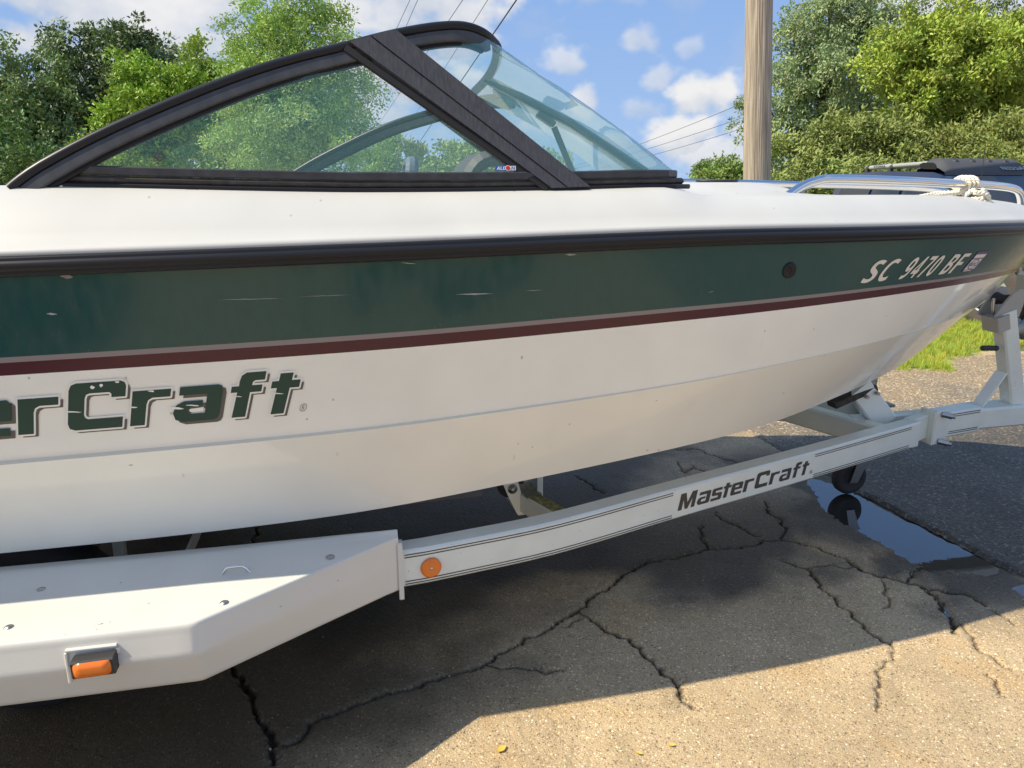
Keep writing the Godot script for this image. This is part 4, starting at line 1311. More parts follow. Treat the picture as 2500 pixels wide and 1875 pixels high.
func fender(o: Node3D, s: float) -> void:
	# profile: share of the way from the inner edge to the outer face, height
	var prof := [[0.0, 0.50], [0.0, 0.540], [0.02, 0.548], [0.10, 0.545], [0.30, 0.540], [0.60, 0.536], [0.92, 0.5333], [0.940, 0.533], [0.954, 0.5318], [0.963, 0.528], [0.968, 0.522], [0.9705, 0.515], [0.974, 0.507], [0.996, 0.470], [1.0, 0.461], [0.9985, 0.454], [0.993, 0.446], [0.985, 0.437], [0.935, 0.378], [0.925, 0.366], [0.91, 0.362], [0.90, 0.38]]
	var st := maker()
	var rows := []
	for q in [[-2.0, 1.335], [-1.2, 1.335], [-0.8, 1.335], [-0.455, 1.335], [-0.425, 1.335], [-0.412, 1.333], [-0.401, 1.3265], [-0.390, 1.3185], [-0.37, 1.304], [-0.345, 1.286], [-0.15, 1.145], [0.04, 1.008], [0.075, 0.985], [0.083, 0.982]]:
		var row := PackedVector3Array()
		for p in prof:
			var inner := 0.955
			row.append(Vector3(q[0], p[1], s * lerpf(inner, q[1], p[0])))
		rows.append(row)
	grid(st, rows)
	var f := put("fender", st, M.fender, o)
	st = maker()
	beam(st, Vector3(0.080, 0.424, s * 0.972), Vector3(0.094, 0.424, s * 0.972), 0.032, 0.185, Vector3.UP, 0.004)
	put("front_edge", st, M.fender, f)
	if s < 0:
		return
	for p in [Vector3(-0.817, 0.5380, 1.092), Vector3(-0.828, 0.5338, 1.252), Vector3(-0.356, 0.5338, 1.245), Vector3(-0.107, 0.5365, 1.065)]:
		st = maker()
		lathe(st, [[0, 0.005], [0.005, 0.0046], [0.0095, 0.0025], [0.0115, 0]], Transform3D(Basis.IDENTITY, p), 18)
		put("rivet", st, M.steel, f)
	st = maker()
	tube(st, curve([Vector3(-0.385, 0.535, 1.105), Vector3(-0.372, 0.552, 1.105), Vector3(-0.362, 0.556, 1.105), Vector3(-0.336, 0.556, 1.105), Vector3(-0.326, 0.552, 1.105), Vector3(-0.313, 0.535, 1.105)], 4), 0.0042, 8)
	for x in [-0.388, -0.310]:
		lathe(st, [[0, 0.004], [0.008, 0.004], [0.0105, 0.0]], Transform3D(Basis.IDENTITY, Vector3(x, 0.533, 1.105)), 14)
	put("tie_down_loop", st, M.chrome, f)
	for c in [[-0.628, 1.283, 2.2], [-0.622, 1.281, 4.0], [-0.634, 1.288, 1.6], [-0.605, 1.277, 2.6], [-0.588, 1.279, 1.6], [-0.626, 1.304, 1.5], [-0.652, 1.281, 1.3], [-0.69, 1.31, 1.2], [-0.64, 1.10, 3.5]]:
		st = maker()
		lathe(st, [[0, 0.0007], [0.0009 * c[2], 0.0004], [0.0010 * c[2], 0.0]], Transform3D(Basis(Vector3.UP, c[0] * 40.0) * Basis.from_scale(Vector3(1, 1, 0.5)), Vector3(c[0], 0.5335 + 0.011 * smooth(1.28, 1.10, c[1]) * 0.35, c[1])), 8)
		put("paint_chip", st, M.lamp_black, f)
	# moulded recess rim, then the rectangular marker lamp
	st = maker()
	beam(st, Vector3(-0.687, 0.5035, 1.3295), Vector3(-0.580, 0.5035, 1.3295), 0.010, 0.008, Vector3.UP, 0.0022)
	beam(st, Vector3(-0.6865, 0.424, 1.333), Vector3(-0.6865, 0.4985, 1.330), 0.008, 0.010, Vector3.BACK, 0.0022)
	beam(st, Vector3(-0.5795, 0.485, 1.3305), Vector3(-0.5795, 0.4985, 1.330), 0.007, 0.009, Vector3.BACK, 0.002)
	put("recess_rim", st, M.fender, f)
	st = maker()
	beam(st, Vector3(-0.668, 0.472, 1.349), Vector3(-0.580, 0.474, 1.349), 0.036, 0.044, Vector3.UP, 0.004)
	var lamp := put("marker_lamp", st, M.lamp_black, f)
	st = maker()
	var rws := []
	for i in 9:
		var x := lerpf(-0.6665, -0.5835, i / 8.0)
		var e := smooth(0, 0.12, minf(i, 8 - i) / 8.0)
		var row := PackedVector3Array()
		for j in 9:
			var y := lerpf(0.4515, 0.4925, j / 8.0) + 0.002 * i / 8.0
			var ey := smooth(0, 0.2, minf(j, 8 - j) / 8.0)
			row.append(Vector3(x, y, 1.362 + 0.0120 * sqrt(e * ey) + 0.003 * sin(PI * j / 8.0)))
		rws.append(row)
	grid(st, rws)
	put("amber_lens", st, M.amber, lamp)

# ------------------------------------------------------------------ boat
func strip(st: SurfaceTool, lower: Callable, upper: Callable, s: float, n := 90, across := 4, from := 0.0) -> void:
	var rows := []
	for i in n + 1:
		var e := from + (1.0 - from) * (1.0 - pow(1.0 - float(i) / n, 1.5))
		var row := PackedVector3Array()
		for j in across + 1:
			var p: Vector3 = upper.call(e).lerp(lower.call(e), float(j) / across)
			row.append(Vector3(p.x, p.y, p.z * s))
		rows.append(row)
	grid(st, rows)

func boat() -> void:
	var o := place(thing("motorboat", "white motorboat with dark green and maroon side stripes on a trailer", "motorboat"))
	var st: SurfaceTool
	for s in [1.0, -1.0]:
		for band in [["green_band", 0.0, 0.418, M.green], ["grey_stripe", 0.418, 0.447, M.grey_stripe], ["maroon_stripe", 0.447, 0.516, M.maroon], ["hull_side", 0.516, 1.0, M.gel]]:
			st = maker()
			strip(st, func(e: float) -> Vector3: return hull_at(e, band[2]), func(e: float) -> Vector3: return hull_at(e, band[1]), s)
			put(band[0], st, band[3], o)
		var ledge := func(e: float) -> Vector3: return knuckle_line(along(e, 2.95)) + Vector3(0, -0.009 * (1.0 - smooth(0.1, 0.95, e)), 0.006 * (1.0 - smooth(0.35, 0.72, e)) + 0.0028 * (1.0 - smooth(0.9, 0.995, e)))
		st = maker()
		strip(st, ledge, func(e: float) -> Vector3: return knuckle_line(along(e, 2.95)), s, 90, 2)
		put("knuckle", st, M.aged_gel, o)
		st = maker()
		strip(st, func(e: float) -> Vector3: return chine_line(along(e, 2.65)), ledge, s, 90, 5)
		put("lower_side", st, M.gel, o)
		st = maker()
		strip(st, func(e: float) -> Vector3: return keel_line(along(e, 2.65)), func(e: float) -> Vector3: return chine_line(along(e, 2.65)) + Vector3(0, 0.0, -0.004), s, 90, 6)
		put("bottom", st, M.gel, o)
		# rubber rub rail
		st = maker()
		var path := PackedVector3Array()
		for i in 111:
			var e := 1.0 - pow(1.0 - i / 110.0, 1.7)
			var p := rail_line(along(e, 3.25))
			path.append(Vector3(p.x, p.y, p.z * s))
		var sec := PackedVector2Array()
		for q in [[-0.006, -0.003], [0.013, -0.003], [0.019, 0.001], [0.021, 0.006], [0.0185, 0.0085], [0.025, 0.012], [0.029, 0.018], [0.029, 0.025], [0.025, 0.031], [0.0195, 0.034], [0.021, 0.037], [0.0175, 0.041], [0.010, 0.043], [-0.006, 0.043]]:
			sec.append(Vector2(q[0] * s, q[1]))
		sweep(st, path, sec, Vector3.UP, true)
		put("rub_rail", st, M.rubber, o)
		# gunwale moulding and side deck
		st = maker()
		var rows := []
		for i in 141:
			var e := 1.0 - pow(1.0 - i / 140.0, 1.5)
			rows.append(deck_row(along(e, 3.25), s))
		grid(st, rows)
		put("gunwale", st, M.deck, o)
	st = maker()
	var q := []
	for s in [1.0, -1.0]:
		for f in [rail_line, knuckle_line, chine_line]:
			var p: Vector3 = f.call(-2.5)
			q.append(Vector3(p.x, p.y, p.z * s))
	var kl := keel_line(-2.5)
	st.set_smooth_group(0xFFFFFFFF)
	quad(st, q[0], q[1], q[4], q[3])
	quad(st, q[1], q[2], q[5], q[4])
	for v in [q[2], kl, q[5]]:
		st.add_vertex(v)
	put("transom", st, M.gel, o)
	foredeck(o)
	cockpit(o)
	windshield(o)
	# marks on the hull
	var on := func(x: float, y: float, off: float) -> Vector3:
		var e := 0.2035 + 0.01395 * x
		var v := 0.853 - 0.2035 * y
		return hull_at(e, v) + hull_out(e, v) * off
	for i in range(0, WORD.size(), 2):
		var g := glyph(WORD[i])
		var x0: float = WORD[i + 1]
		st = maker()
		fill(st, g, func(x: float, y: float) -> Vector3: return on.call(x + x0 + 0.13, y - 0.092, 0.0016))
		var sh := put("letter_shadow", st, M.shadow_letter, o)
		st = maker()
		for big in Geometry2D.offset_polygon(g, 0.055):
			if not Geometry2D.is_polygon_clockwise(big):
				fill(st, big, func(x: float, y: float) -> Vector3: return on.call(x + x0, y, 0.0024))
		put("letter_outline", st, M.gel, sh)
		st = maker()
		fill(st, g, func(x: float, y: float) -> Vector3: return on.call(x + x0, y, 0.0033))
		put("letter", st, M.letter, o)
	st = maker()
	ring(st, Vector2(16.05, 0.11), 0.10, 0.115, func(x: float, y: float) -> Vector3: return on.call(x, y, 0.0018))
	lettering(st, "R", 0.12, func(x: float, y: float) -> Vector3: return on.call(16.05 + x, 0.05 + y, 0.0018), 0.95, false, true)
	put("registered_mark", st, M.shadow_letter, o)
	# chipped places in the letters
	for c in [[8.95, 0.55, 0.5, 0.02], [9.5, 1.2, 0.14, 0.05], [9.75, 1.24, 0.10, 0.06], [10.2, 1.3, 0.13, 0.03], [11.2, 0.97, 0.2, 0.03], [12.0, 0.42, 0.5, 0.035], [12.5, 0.47, 0.4, 0.02], [15.1, 0.62, 0.45, 0.018], [10.7, 0.55, 0.3, 0.018], [13.9, 0.62, 0.2, 0.015]]:
		st = maker()
		var pts := PackedVector2Array()
		for k in 10:
			var an := TAU * k / 10
			pts.append(Vector2(c[0] + c[2] * 0.5 * cos(an) * rng.randf_range(0.8, 1.15), c[1] + c[3] * sin(an) * rng.randf_range(0.5, 1.2) - 0.06 * (cos(an) * c[2])))
		fill(st, pts, func(x: float, y: float) -> Vector3: return on.call(x, y, 0.0040))
		put("paint_chip", st, M.gel, o)
	st = maker()
	var run := lettering(st, "SC 9470 BF", 1.0, func(x: float, y: float) -> Vector3: return Vector3(x, y, 0))
	for w in [["SC", 0.7268, 0.7515], ["9470", 0.7595, 0.7935], ["BF", 0.8000, 0.8215]]:
		for ch in w[0].length():
			st = maker()
			var e0: float = lerpf(w[1], w[2], float(ch) / w[0].length())
			var e1: float = e0 + (w[2] - w[1]) / w[0].length() * 0.76
			var tmp := maker()
			var wid := lettering(tmp, w[0][ch], 1.0, func(x: float, y: float) -> Vector3: return Vector3(x, y, 0))
			lettering(st, w[0][ch], 1.0, func(x: float, y: float) -> Vector3:
				var e := lerpf(e0, e1, x / wid) + 0.0018 * y
				var v := lerpf(0.365, 0.172, y)
				return hull_at(e, v) + hull_out(e, v) * 0.0016)
			put("registration_letter", st, M.white_ink, o)
	# validation sticker beside the number
	var stick := func(x: float, y: float, off: float) -> Vector3:
		var e := lerpf(0.8275, 0.8425, x)
		var v := lerpf(0.372, 0.163, y)
		return hull_at(e, v) + hull_out(e, v) * off
	st = maker()
	fill(st, PackedVector2Array([Vector2(0, 0), Vector2(1, 0), Vector2(1, 1), Vector2(0, 1)]), func(x: float, y: float) -> Vector3: return stick.call(x, y, 0.0014))
	var sticker := put("validation_sticker", st, M.violet_ink, o)
	st = maker()
	for r in [[0.06, 0.12, 0.94, 0.62], [0.06, 0.68, 0.94, 0.86], [0.1, 0.04, 0.7, 0.08]]:
		fill(st, PackedVector2Array([Vector2(r[0], r[1]), Vector2(r[2], r[1]), Vector2(r[2], r[3]), Vector2(r[0], r[3])]), func(x: float, y: float) -> Vector3: return stick.call(x, y, 0.0020))
	put("white_panel", st, M.white_ink, sticker)
	st = maker()
	ring(st, Vector2(0.5, 0.37), 0.20, 0.235, func(x: float, y: float) -> Vector3: return stick.call(0.5 + (x - 0.5) * 1.6, y, 0.0027))
	lettering(st, "02C", 0.17, func(x: float, y: float) -> Vector3: return stick.call(0.5 + x, 0.285 + y, 0.0027), 1.5, true, true)
	put("lettering", st, M.violet_ink, sticker)
	# drain fitting
	var dp := hull_at(0.6657, 0.2057)
	var dn := hull_out(0.6657, 0.2057)
	var fb := Basis(dn.cross(Vector3.UP).normalized(), dn, dn.cross(dn.cross(Vector3.UP).normalized()))
	st = maker()
	lathe(st, [[0.007, -0.004], [0.008, 0.004], [0.013, 0.0035], [0.021, 0.006], [0.024, 0.005], [0.025, 0.0]], Transform3D(fb, dp), 28)
	var fit := put("drain_fitting", st, M.rubber, o)
	st = maker()
	lathe(st, [[0, -0.002], [0.009, -0.002]], Transform3D(fb, dp + dn * 0.004), 20)
	put("drain_hole", st, M.inner, fit)
	# scratches in the green paint
	for c in [[0.3816, 0.173, 0.4088, 0.182, 0.0010], [0.4155, 0.179, 0.438, 0.183, 0.0007], [0.4843, 0.2184, 0.5019, 0.228, 0.0022], [0.517, 0.225, 0.526, 0.227, 0.0008], [0.3228, 0.012, 0.3275, 0.02, 0.006], [0.318, 0.20, 0.322, 0.205, 0.003], [0.455, 0.02, 0.462, 0.03, 0.0015], [0.53, 0.02, 0.536, 0.022, 0.003], [0.62, 0.33, 0.623, 0.32, 0.001]]:
		st = maker()
		st.set_smooth_group(0xFFFFFFFF)
		for i in 12:
			var f0 := i / 12.0
			var f1 := (i + 1) / 12.0
			var pp := []
			for f in [f0, f1]:
				var e := lerpf(c[0], c[2], f)
				var v := lerpf(c[1], c[3], f) + 0.002 * fine.get_noise_1d(f * 9.0)
				var wd: float = c[4] * sin(PI * clampf(f, 0.03, 0.97)) * (0.6 + 0.8 * absf(fine.get_noise_1d(f * 30.0 + e * 90)))
				var n := hull_out(e, v)
				pp.append(hull_at(e, v) + n * 0.0012 + Vector3(0, wd, 0))
				pp.append(hull_at(e, v) + n * 0.0012 - Vector3(0, wd, 0))
			quad(st, pp[0], pp[2], pp[3], pp[1])
		put("scratch", st, M.grey_stripe if c[4] > 0.005 else M.scratch, o)
	# bow rail
	st = maker()
	tube(st, curve([Vector3(1.405, 1.47, 0.665), Vector3(1.49, 1.520, 0.650), Vector3(1.555, 1.541, 0.645), Vector3(1.62, 1.547, 0.64), Vector3(1.9, 1.543, 0.59), Vector3(2.2, 1.535, 0.50), Vector3(2.5, 1.528, 0.385), Vector3(2.75, 1.515, 0.25), Vector3(2.84, 1.49, 0.20), Vector3(2.88, 1.44, 0.18)], 6), 0.0165, 18)
	put("bow_rail", st, M.chrome, o)
	st = maker()
	tube(st, curve([Vector3(1.385, 1.47, -0.665), Vector3(1.475, 1.520, -0.650), Vector3(1.54, 1.541, -0.645), Vector3(1.62, 1.547, -0.64), Vector3(1.9, 1.543, -0.59), Vector3(2.2, 1.535, -0.50), Vector3(2.5, 1.528, -0.385), Vector3(2.75, 1.515, -0.25), Vector3(2.84, 1.49, -0.20), Vector3(2.88, 1.44, -0.18)], 6), 0.0165, 18)
	put("bow_rail", st, M.chrome, o)

func deck_row(a: float, s: float) -> PackedVector3Array:
	var r := rail_line(a)
	var k := minf(1.0, r.z / 0.35)
	var h := r.y + 0.042
	var e := deck_edge(a)
	var row := PackedVector3Array()
	for p in [[0.006, h - 0.006], [0.012, h + 0.002], [0.011, h + 0.010], [0.004, h + 0.016], [-0.008, h + 0.020], [-0.03, lerpf(h + 0.02, e, 0.24)], [-0.075, lerpf(h + 0.02, e, 0.60)], [-0.115, lerpf(h + 0.02, e, 0.86)], [-0.138, lerpf(h + 0.02, e, 0.965)], [-0.160, e], [-0.185, e + 0.001]]:
		row.append(Vector3(a, p[1], s * maxf(0.0, r.z + p[0] * (k if p[0] < 0 else 1.0))))
	return row

func foredeck(o: Node3D) -> void:
	var st := maker()
	var rows := []
	for i in 61:
		var a := lerpf(0.22, 3.25, 1.0 - pow(1.0 - i / 60.0, 1.4))
		var r := rail_line(a)
		var inner := maxf(0.0, r.z - 0.185 * minf(1.0, r.z / 0.35))
		var e := deck_edge(a) + 0.001
		var row := PackedVector3Array()
		var rise := 0.030 * smooth(1.02, 1.15, a) * smooth(1.62, 1.45, a) + 0.012 - 0.13 * smooth(1.5, 1.7, a) * smooth(3.1, 2.7, a)
		for j in 25:
			var f := lerpf(-1.0, 1.0, j / 24.0)
			row.append(Vector3(a, e + rise * smooth(1.0, 0.6 + 0.32 * smooth(1.5, 1.7, a), absf(f)), f * inner))
		rows.append(row)
	grid(st, rows)
	put("foredeck", st, M.deck, o)
	st = maker()
	var rim := []
	for p in [[0.070, 0.0], [0.078, 0.006], [0.074, 0.011], [0.06, 0.008], [0.05, 0.005], [0.0, 0.005]]:
		rim.append(p)
	lathe(st, rim, Transform3D(Basis.from_scale(Vector3(1.05, 1, 0.8)), Vector3(1.33, 1.537, 0.36)), 32)
	put("deck_speaker", st, M.lamp_black, o)

func cockpit(o: Node3D) -> void:
	var st: SurfaceTool
	for s in [1.0, -1.0]:
		st = maker()
		var rows := []
		for i in 21:
			var a := lerpf(-2.45, 0.23, i / 20.0)
			var z := rail_half(a) - 0.18
			var e := deck_edge(a)
			rows.append(PackedVector3Array([Vector3(a, e + 0.0, s * z), Vector3(a, e - 0.004, s * (z - 0.06)), Vector3(a, e - 0.02, s * (z - 0.075)), Vector3(a, 0.85, s * (z - 0.09))]))
		grid(st, rows)
		put("coaming", st, M.deck, o)
	st = maker()
	quad(st, Vector3(-2.48, 0.72, -0.8), Vector3(0.25, 0.72, -0.8), Vector3(0.25, 0.72, 0.8), Vector3(-2.48, 0.72, 0.8))
	put("cockpit_floor", st, M.carpet, o)
	st = maker()
	box(st, Vector3(0.235, 1.12, 0.45), Vector3(0.03, 0.78, 0.85), 0.01)
	box(st, Vector3(0.235, 1.12, -0.55), Vector3(0.03, 0.78, 0.65), 0.01)
	put("dashboard", st, M.dash, o)
	st = maker()
	sweep(st, curve([Vector3(0.36, 1.47, 0.42), Vector3(0.38, 1.56, 0.42), Vector3(0.44, 1.61, 0.42), Vector3(0.56, 1.60, 0.42), Vector3(0.62, 1.50, 0.42)], 4), rect(0.30, 0.05, 0.02), Vector3.UP)
	put("gauge_pod", st, M.dash, o)
	st = maker()
	var ringp := PackedVector3Array()
	for i in 33:
		var an := TAU * i / 32
		ringp.append(Vector3(0.10 + 0.06 * sin(an), 1.40 + 0.155 * sin(an), 0.45 + 0.17 * cos(an)))
	tube(st, ringp, 0.014, 8)
	beam(st, Vector3(0.10, 1.40, 0.28), Vector3(0.10, 1.40, 0.62), 0.02, 0.03)
	beam(st, Vector3(0.10, 1.40, 0.45), Vector3(0.24, 1.32, 0.45), 0.04, 0.04)
	put("steering_wheel", st, M.lamp_black, o)
	for z in [0.45, -0.5]:
		st = maker()
		box(st, Vector3(-0.35, 0.95, z), Vector3(0.5, 0.16, 0.5), 0.05)
		var seat := put("seat", st, M.vinyl, o)
		st = maker()
		box(st, Vector3(-0.62, 1.2, z), Vector3(0.12, 0.5, 0.5), 0.04)
		put("backrest", st, M.vinyl, seat)
	st = maker()
	sweep(st, curve([Vector3(0.235, 1.50, -0.16), Vector3(0.235, 1.58, -0.16), Vector3(0.24, 1.612, -0.13), Vector3(0.245, 1.612, -0.07), Vector3(0.24, 1.58, -0.04), Vector3(0.235, 1.50, -0.04)], 4), rect(0.045, 0.05, 0.015), Vector3.RIGHT)
	put("grab_cushion", st, M.vinyl, o)

# windshield lines, starboard half; the port half is mirrored
var SILL := [[-0.665, 0.0], [-0.55, 0.0], [-0.3, 0.0], [0.0, 0.0], [0.3, 0.0], [0.6, 0.0], [0.78, 0.0], [0.86, 0.005], [0.92, 0.025], [0.958, 0.06], [0.984, 0.115], [1.004, 0.23], [1.013, 0.45], [1.015, 0.80]]
const TOP_LINE := [[-0.779, 1.526, 0.990], [-0.707, 1.579, 0.976], [-0.551, 1.667, 0.940], [-0.333, 1.770, 0.886], [-0.163, 1.838, 0.846], [0.014, 1.890, 0.822], [0.137, 1.926, 0.804], [0.250, 1.951, 0.788], [0.330, 1.958, 0.775], [0.390, 1.948, 0.745], [0.425, 1.930, 0.690], [0.448, 1.914, 0.600], [0.464, 1.898, 0.450], [0.472, 1.886, 0.250], [0.475, 1.880, 0.0]]

func port_shift(z: float) -> float:
	return 0.40 * smooth(-0.3, 0.72, -z)

func sill(i: float, h: float, s: float) -> Vector3:
	var k := int(clampf(floor(i), 0, SILL.size() - 2))
	var f := i - k
	var p := []
	for q in [SILL[k], SILL[k + 1]]:
		var a: float = q[0]
		var z := maxf(0.0, rail_half(minf(a, 0.86)) - 0.176 - q[1]) if q != SILL[-1] else 0.0
		p.append(Vector3(a, deck_edge(minf(a, 0.9)) + h, z))
	var r: Vector3 = p[0].lerp(p[1], f)
	return Vector3(r.x + port_shift(r.z * s) * float(s < 0), r.y, r.z * s)

func windshield(o: Node3D) -> void:
	var st: SurfaceTool
	for s in [1.0, -1.0]:
		var sill_path := PackedVector3Array()
		for i in 53:
			sill_path.append(sill(i * 0.25, 0.0, s))
		# lower black moulding, brown seal, upper black moulding
		for part in [["sill_moulding", 0.003, rect(0.030, 0.014, 0.003, 0.002 * s, 0.0), M.rubber], ["seal", 0.0190, rect(0.026, 0.018, 0.006), M.seal], ["sill_frame", 0.0395, rect(0.024, 0.022, 0.003), M.black]]:
			var path := PackedVector3Array()
			for p in sill_path:
				var fwd := smooth(0.86, 0.97, p.x - port_shift(p.z) * float(s < 0))
				path.append(p + Vector3((0.0395 - part[1]) * 1.1 * fwd, part[1], 0))
			st = maker()
			sweep(st, path, part[2], Vector3(0, 1, -0.0 * s))
			put(part[0], st, part[3], o)
		# top rail
		var pts := []
		for q in TOP_LINE:
			pts.append(Vector3(q[0] + port_shift(q[2] * s) * float(s < 0), q[1], q[2] * s))
		var top := curve(pts, 4)
		var ups := []
		for i in top.size():
			var t := (top[mini(i + 1, top.size() - 1)] - top[maxi(i - 1, 0)]).normalized()
			var f := smooth(34, 50, i)
			var out := Vector3(0, 0.28, s).lerp(Vector3(0.45, 0.75, 0.0), f).normalized()
			ups.append(out.cross(t).normalized() * s)
		var side_n := 43
		var tp := top.slice(0, side_n)
		var tu := ups.slice(0, side_n)
		st = maker()
		sweep(st, tp, circle(0.0125, 12, 0.004 * s, -0.0125), Vector3.UP, true, tu)
		put("rail_cap", st, M.rubber, o)
		for c in [[2, 3.2, 0.4], [3.5, 4.4, 0.4], [4.7, 4.9, 0.5], [5.5, 5.9, 0.4], [8, 8.4, 0.4], [8.6, 8.7, 0.5], [8.9, 9.3, 0.4], [13.2, 13.5, 0.5], [13.7, 15.3, 0.75], [15.5, 15.6, 0.6], [15.8, 15.9, 0.6], [16.05, 16.2, 0.6], [18, 18.05, 0.4], [22.3, 22.4, 0.5], [26.0, 26.05, 0.5], [29.0, 29.06, 0.4]]:
			if s < 0:
				break
			st = maker()
			var pa := PackedVector3Array()
			for k in 5:
				var f: float = lerpf(c[0], c[1], k / 4.0)
				var i0 := int(f)
				var u: Vector3 = tu[i0]
				pa.append(tp[i0].lerp(tp[i0 + 1], f - i0) + u * (-0.0125) + (u * 0.55 + Vector3(0, 0.1, 0.8)).normalized() * 0.0124)
			sweep(st, pa, circle(0.0032 * c[2] + 0.0006, 6), Vector3.UP, true)
			put("paint_chip", st, M.white, o)
		st = maker()
		sweep(st, tp.slice(0, 38), rect(0.022, 0.032, 0.003, 0, -0.041), Vector3.UP, false, tu.slice(0, 38))
		put("rail_frame", st, M.black, o)
		st = maker()
		sweep(st, tp.slice(0, 37), rect(0.012, 0.010, 0.002, -0.006 * s, -0.061), Vector3.UP, false, tu.slice(0, 37))
		put("rail_channel", st, M.inner, o)
		st = maker()
		sweep(st, top.slice(side_n - 1), rect(0.020, 0.030, 0.006, 0, -0.012), Vector3.UP, false, ups.slice(side_n - 1))
		put("top_rail", st, M.scratched, o)
		# side panes
		st = maker()
		var rows := []
		for i in 17:
			var f := i / 16.0
			var lowp := sill(lerpf(0.9, 4.93, f), 0.048, s)
			var hi := top_at(lerpf(-0.63, 0.115, f), s, 0.052)
			rows.append(PackedVector3Array([lowp, lowp.lerp(hi, 0.5), hi]))
		grid(st, rows)
		put("side_pane", st, M.glass, o)
		st = maker()
		rows = []
		var hs := [0.10, 0.16, 0.22, 0.28, 0.33, 0.37, 0.40, 0.425, 0.440, 0.452, 0.460, 0.466, 0.470]
		var ls := [4.95, 5.3, 5.7, 6.2, 6.7, 7.2, 7.8, 8.4, 9.0, 9.6, 10.3, 11.0, 11.75]
		for i in hs.size():
			var hi := top_at(hs[i], s, lerpf(0.052, 0.026, smooth(0.25, 0.38, hs[i])))
			var lowp := sill(ls[i], 0.049, s)
			var row := PackedVector3Array()
			for j in 7:
				var f := j / 6.0
				var p := lowp.lerp(hi, f)
				p += Vector3(0.02, 0.012, 0) * sin(PI * f) * smooth(7, 9, ls[i])
				row.append(p)
			rows.append(row)
		grid(st, rows)
		put("corner_pane", st, M.front_glass, o)
		# centre pane and its frame
		st = maker()
		rows = []
		for i in 5:
			var f := i / 4.0
			var lowp := sill(lerpf(11.85, 13, f), 0.049, s)
			var hi := top_at(lerpf(0.4715, 0.475, f), s, 0.026)
			rows.append(PackedVector3Array([lowp, lowp.lerp(hi, 0.5) + Vector3(0.02, 0.012, 0), hi]))
		grid(st, rows)
		put("centre_pane", st, M.front_glass, o)
		st = maker()
		var a0 := sill(11.8, 0.05, s)
		var a1 := top_at(0.4705, s, 0.01)
		sweep(st, PackedVector3Array([a0, a0.lerp(a1, 0.5) + Vector3(0.018, 0.008, 0), a1]), rect(0.030, 0.026, 0.005), Vector3(0.6, 0.8, 0))
		put("centre_post", st, M.black, o)
		# diagonal post: two flat straps
		var nrm := Vector3(0, 0.26, s).normalized()
		for w in [[0.020, 0.547, 0.074, 0.592, 0.012], [0.076, 0.594, 0.140, 0.660, 0.016]]:
			st = maker()
			var tl := top_at(w[0], s, 0.012) + nrm * 0.014
			var tr := top_at(w[2], s, 0.012) + nrm * 0.014
			var pf := 0.4 * float(s < 0)
			var bl := Vector3(w[1] + pf, deck_edge(w[1]) + 0.004, s * (rail_half(w[1]) - 0.176 + 0.017))
			var br := Vector3(w[3] + pf, deck_edge(w[3]) + 0.004, s * (rail_half(w[3]) - 0.176 + 0.017))
			st.set_smooth_group(0xFFFFFFFF)
			var k: Vector3 = nrm * float(w[4])
			quad(st, tl + k, tr + k, br + k, bl + k)
			quad(st, tl - k, tr - k, br - k, bl - k)
			quad(st, tl + k, bl + k, bl - k, tl - k)
			quad(st, tr + k, br + k, br - k, tr - k)
			quad(st, tl + k, tr + k, tr - k, tl - k)
			quad(st, bl + k, br + k, br - k, bl - k)
			put("diagonal_post", st, M.scratched, o)
			if w[0] < 0.05:
				st = maker()
				beam(st, tl - Vector3(0.012, 0.012, 0), bl - Vector3(0.012, 0.0, 0), 0.02, 0.014, nrm, 0.002)
				put("post_channel", st, M.inner, o)
	# prop that holds the opening centre window
	st = maker()
	var c0 := sill(11.8, 0.05, 1.0).lerp(top_at(0.4705, 1.0, 0.0), 0.62)
	box(st, c0 + Vector3(0, -0.02, 0.0), Vector3(0.07, 0.022, 0.03), 0.004, Basis(Vector3.BACK, -0.55))
	tube(st, PackedVector3Array([c0 + Vector3(0.03, -0.045, 0), c0 + Vector3(0.10, -0.21, 0.02)]), 0.011, 10)
	put("window_prop", st, M.black, o)
	# maker's sticker low on the side pane
	var on := func(x: float, y: float, off: float) -> Vector3:
		var a := 0.389 + x
		var lo := Vector3(a, deck_edge(a) + 0.0535, rail_half(a) - 0.176)
		return lo + Vector3(0, 0.95, -0.24) * y + Vector3(0, 0.2, 0.98) * off
	st = maker()
	fill(st, PackedVector2Array([Vector2(0, 0), Vector2(0.043, 0), Vector2(0.043, 0.0125), Vector2(0, 0.0125)]), func(x: float, y: float) -> Vector3: return on.call(x, y, 0.004))
	var lab := put("blue_sticker", st, M.blue_ink, o)
	st = maker()
	fill(st, PackedVector2Array([Vector2(0.034, 0.0), Vector2(0.0585, 0.0), Vector2(0.0585, 0.0125), Vector2(0.043, 0.0125)]), func(x: float, y: float) -> Vector3: return on.call(x, y, 0.0045))
	lettering(st, "ALD", 0.0095, func(x: float, y: float) -> Vector3: return on.call(0.004 + x + 0.2 * y, y + 0.0015, 0.0052), 1.05)
	ring(st, Vector2(0.036, 0.0063), 0.0, 0.0078, func(x: float, y: float) -> Vector3: return on.call(x, y, 0.0056))
	put("white_print", st, M.white, lab)
	st = maker()
	ring(st, Vector2(0.036, 0.0063), 0.0, 0.0063, func(x: float, y: float) -> Vector3: return on.call(x, y, 0.0062))
	put("red_dot", st, M.red_ink, lab)
	st = maker()
	lettering(st, "N", 0.0095, func(x: float, y: float) -> Vector3: return on.call(0.0465 + x, y + 0.0015, 0.0062), 1.1)
	put("letter", st, M.blue_ink, lab)
	# black decal like a turned letter
	st = maker()
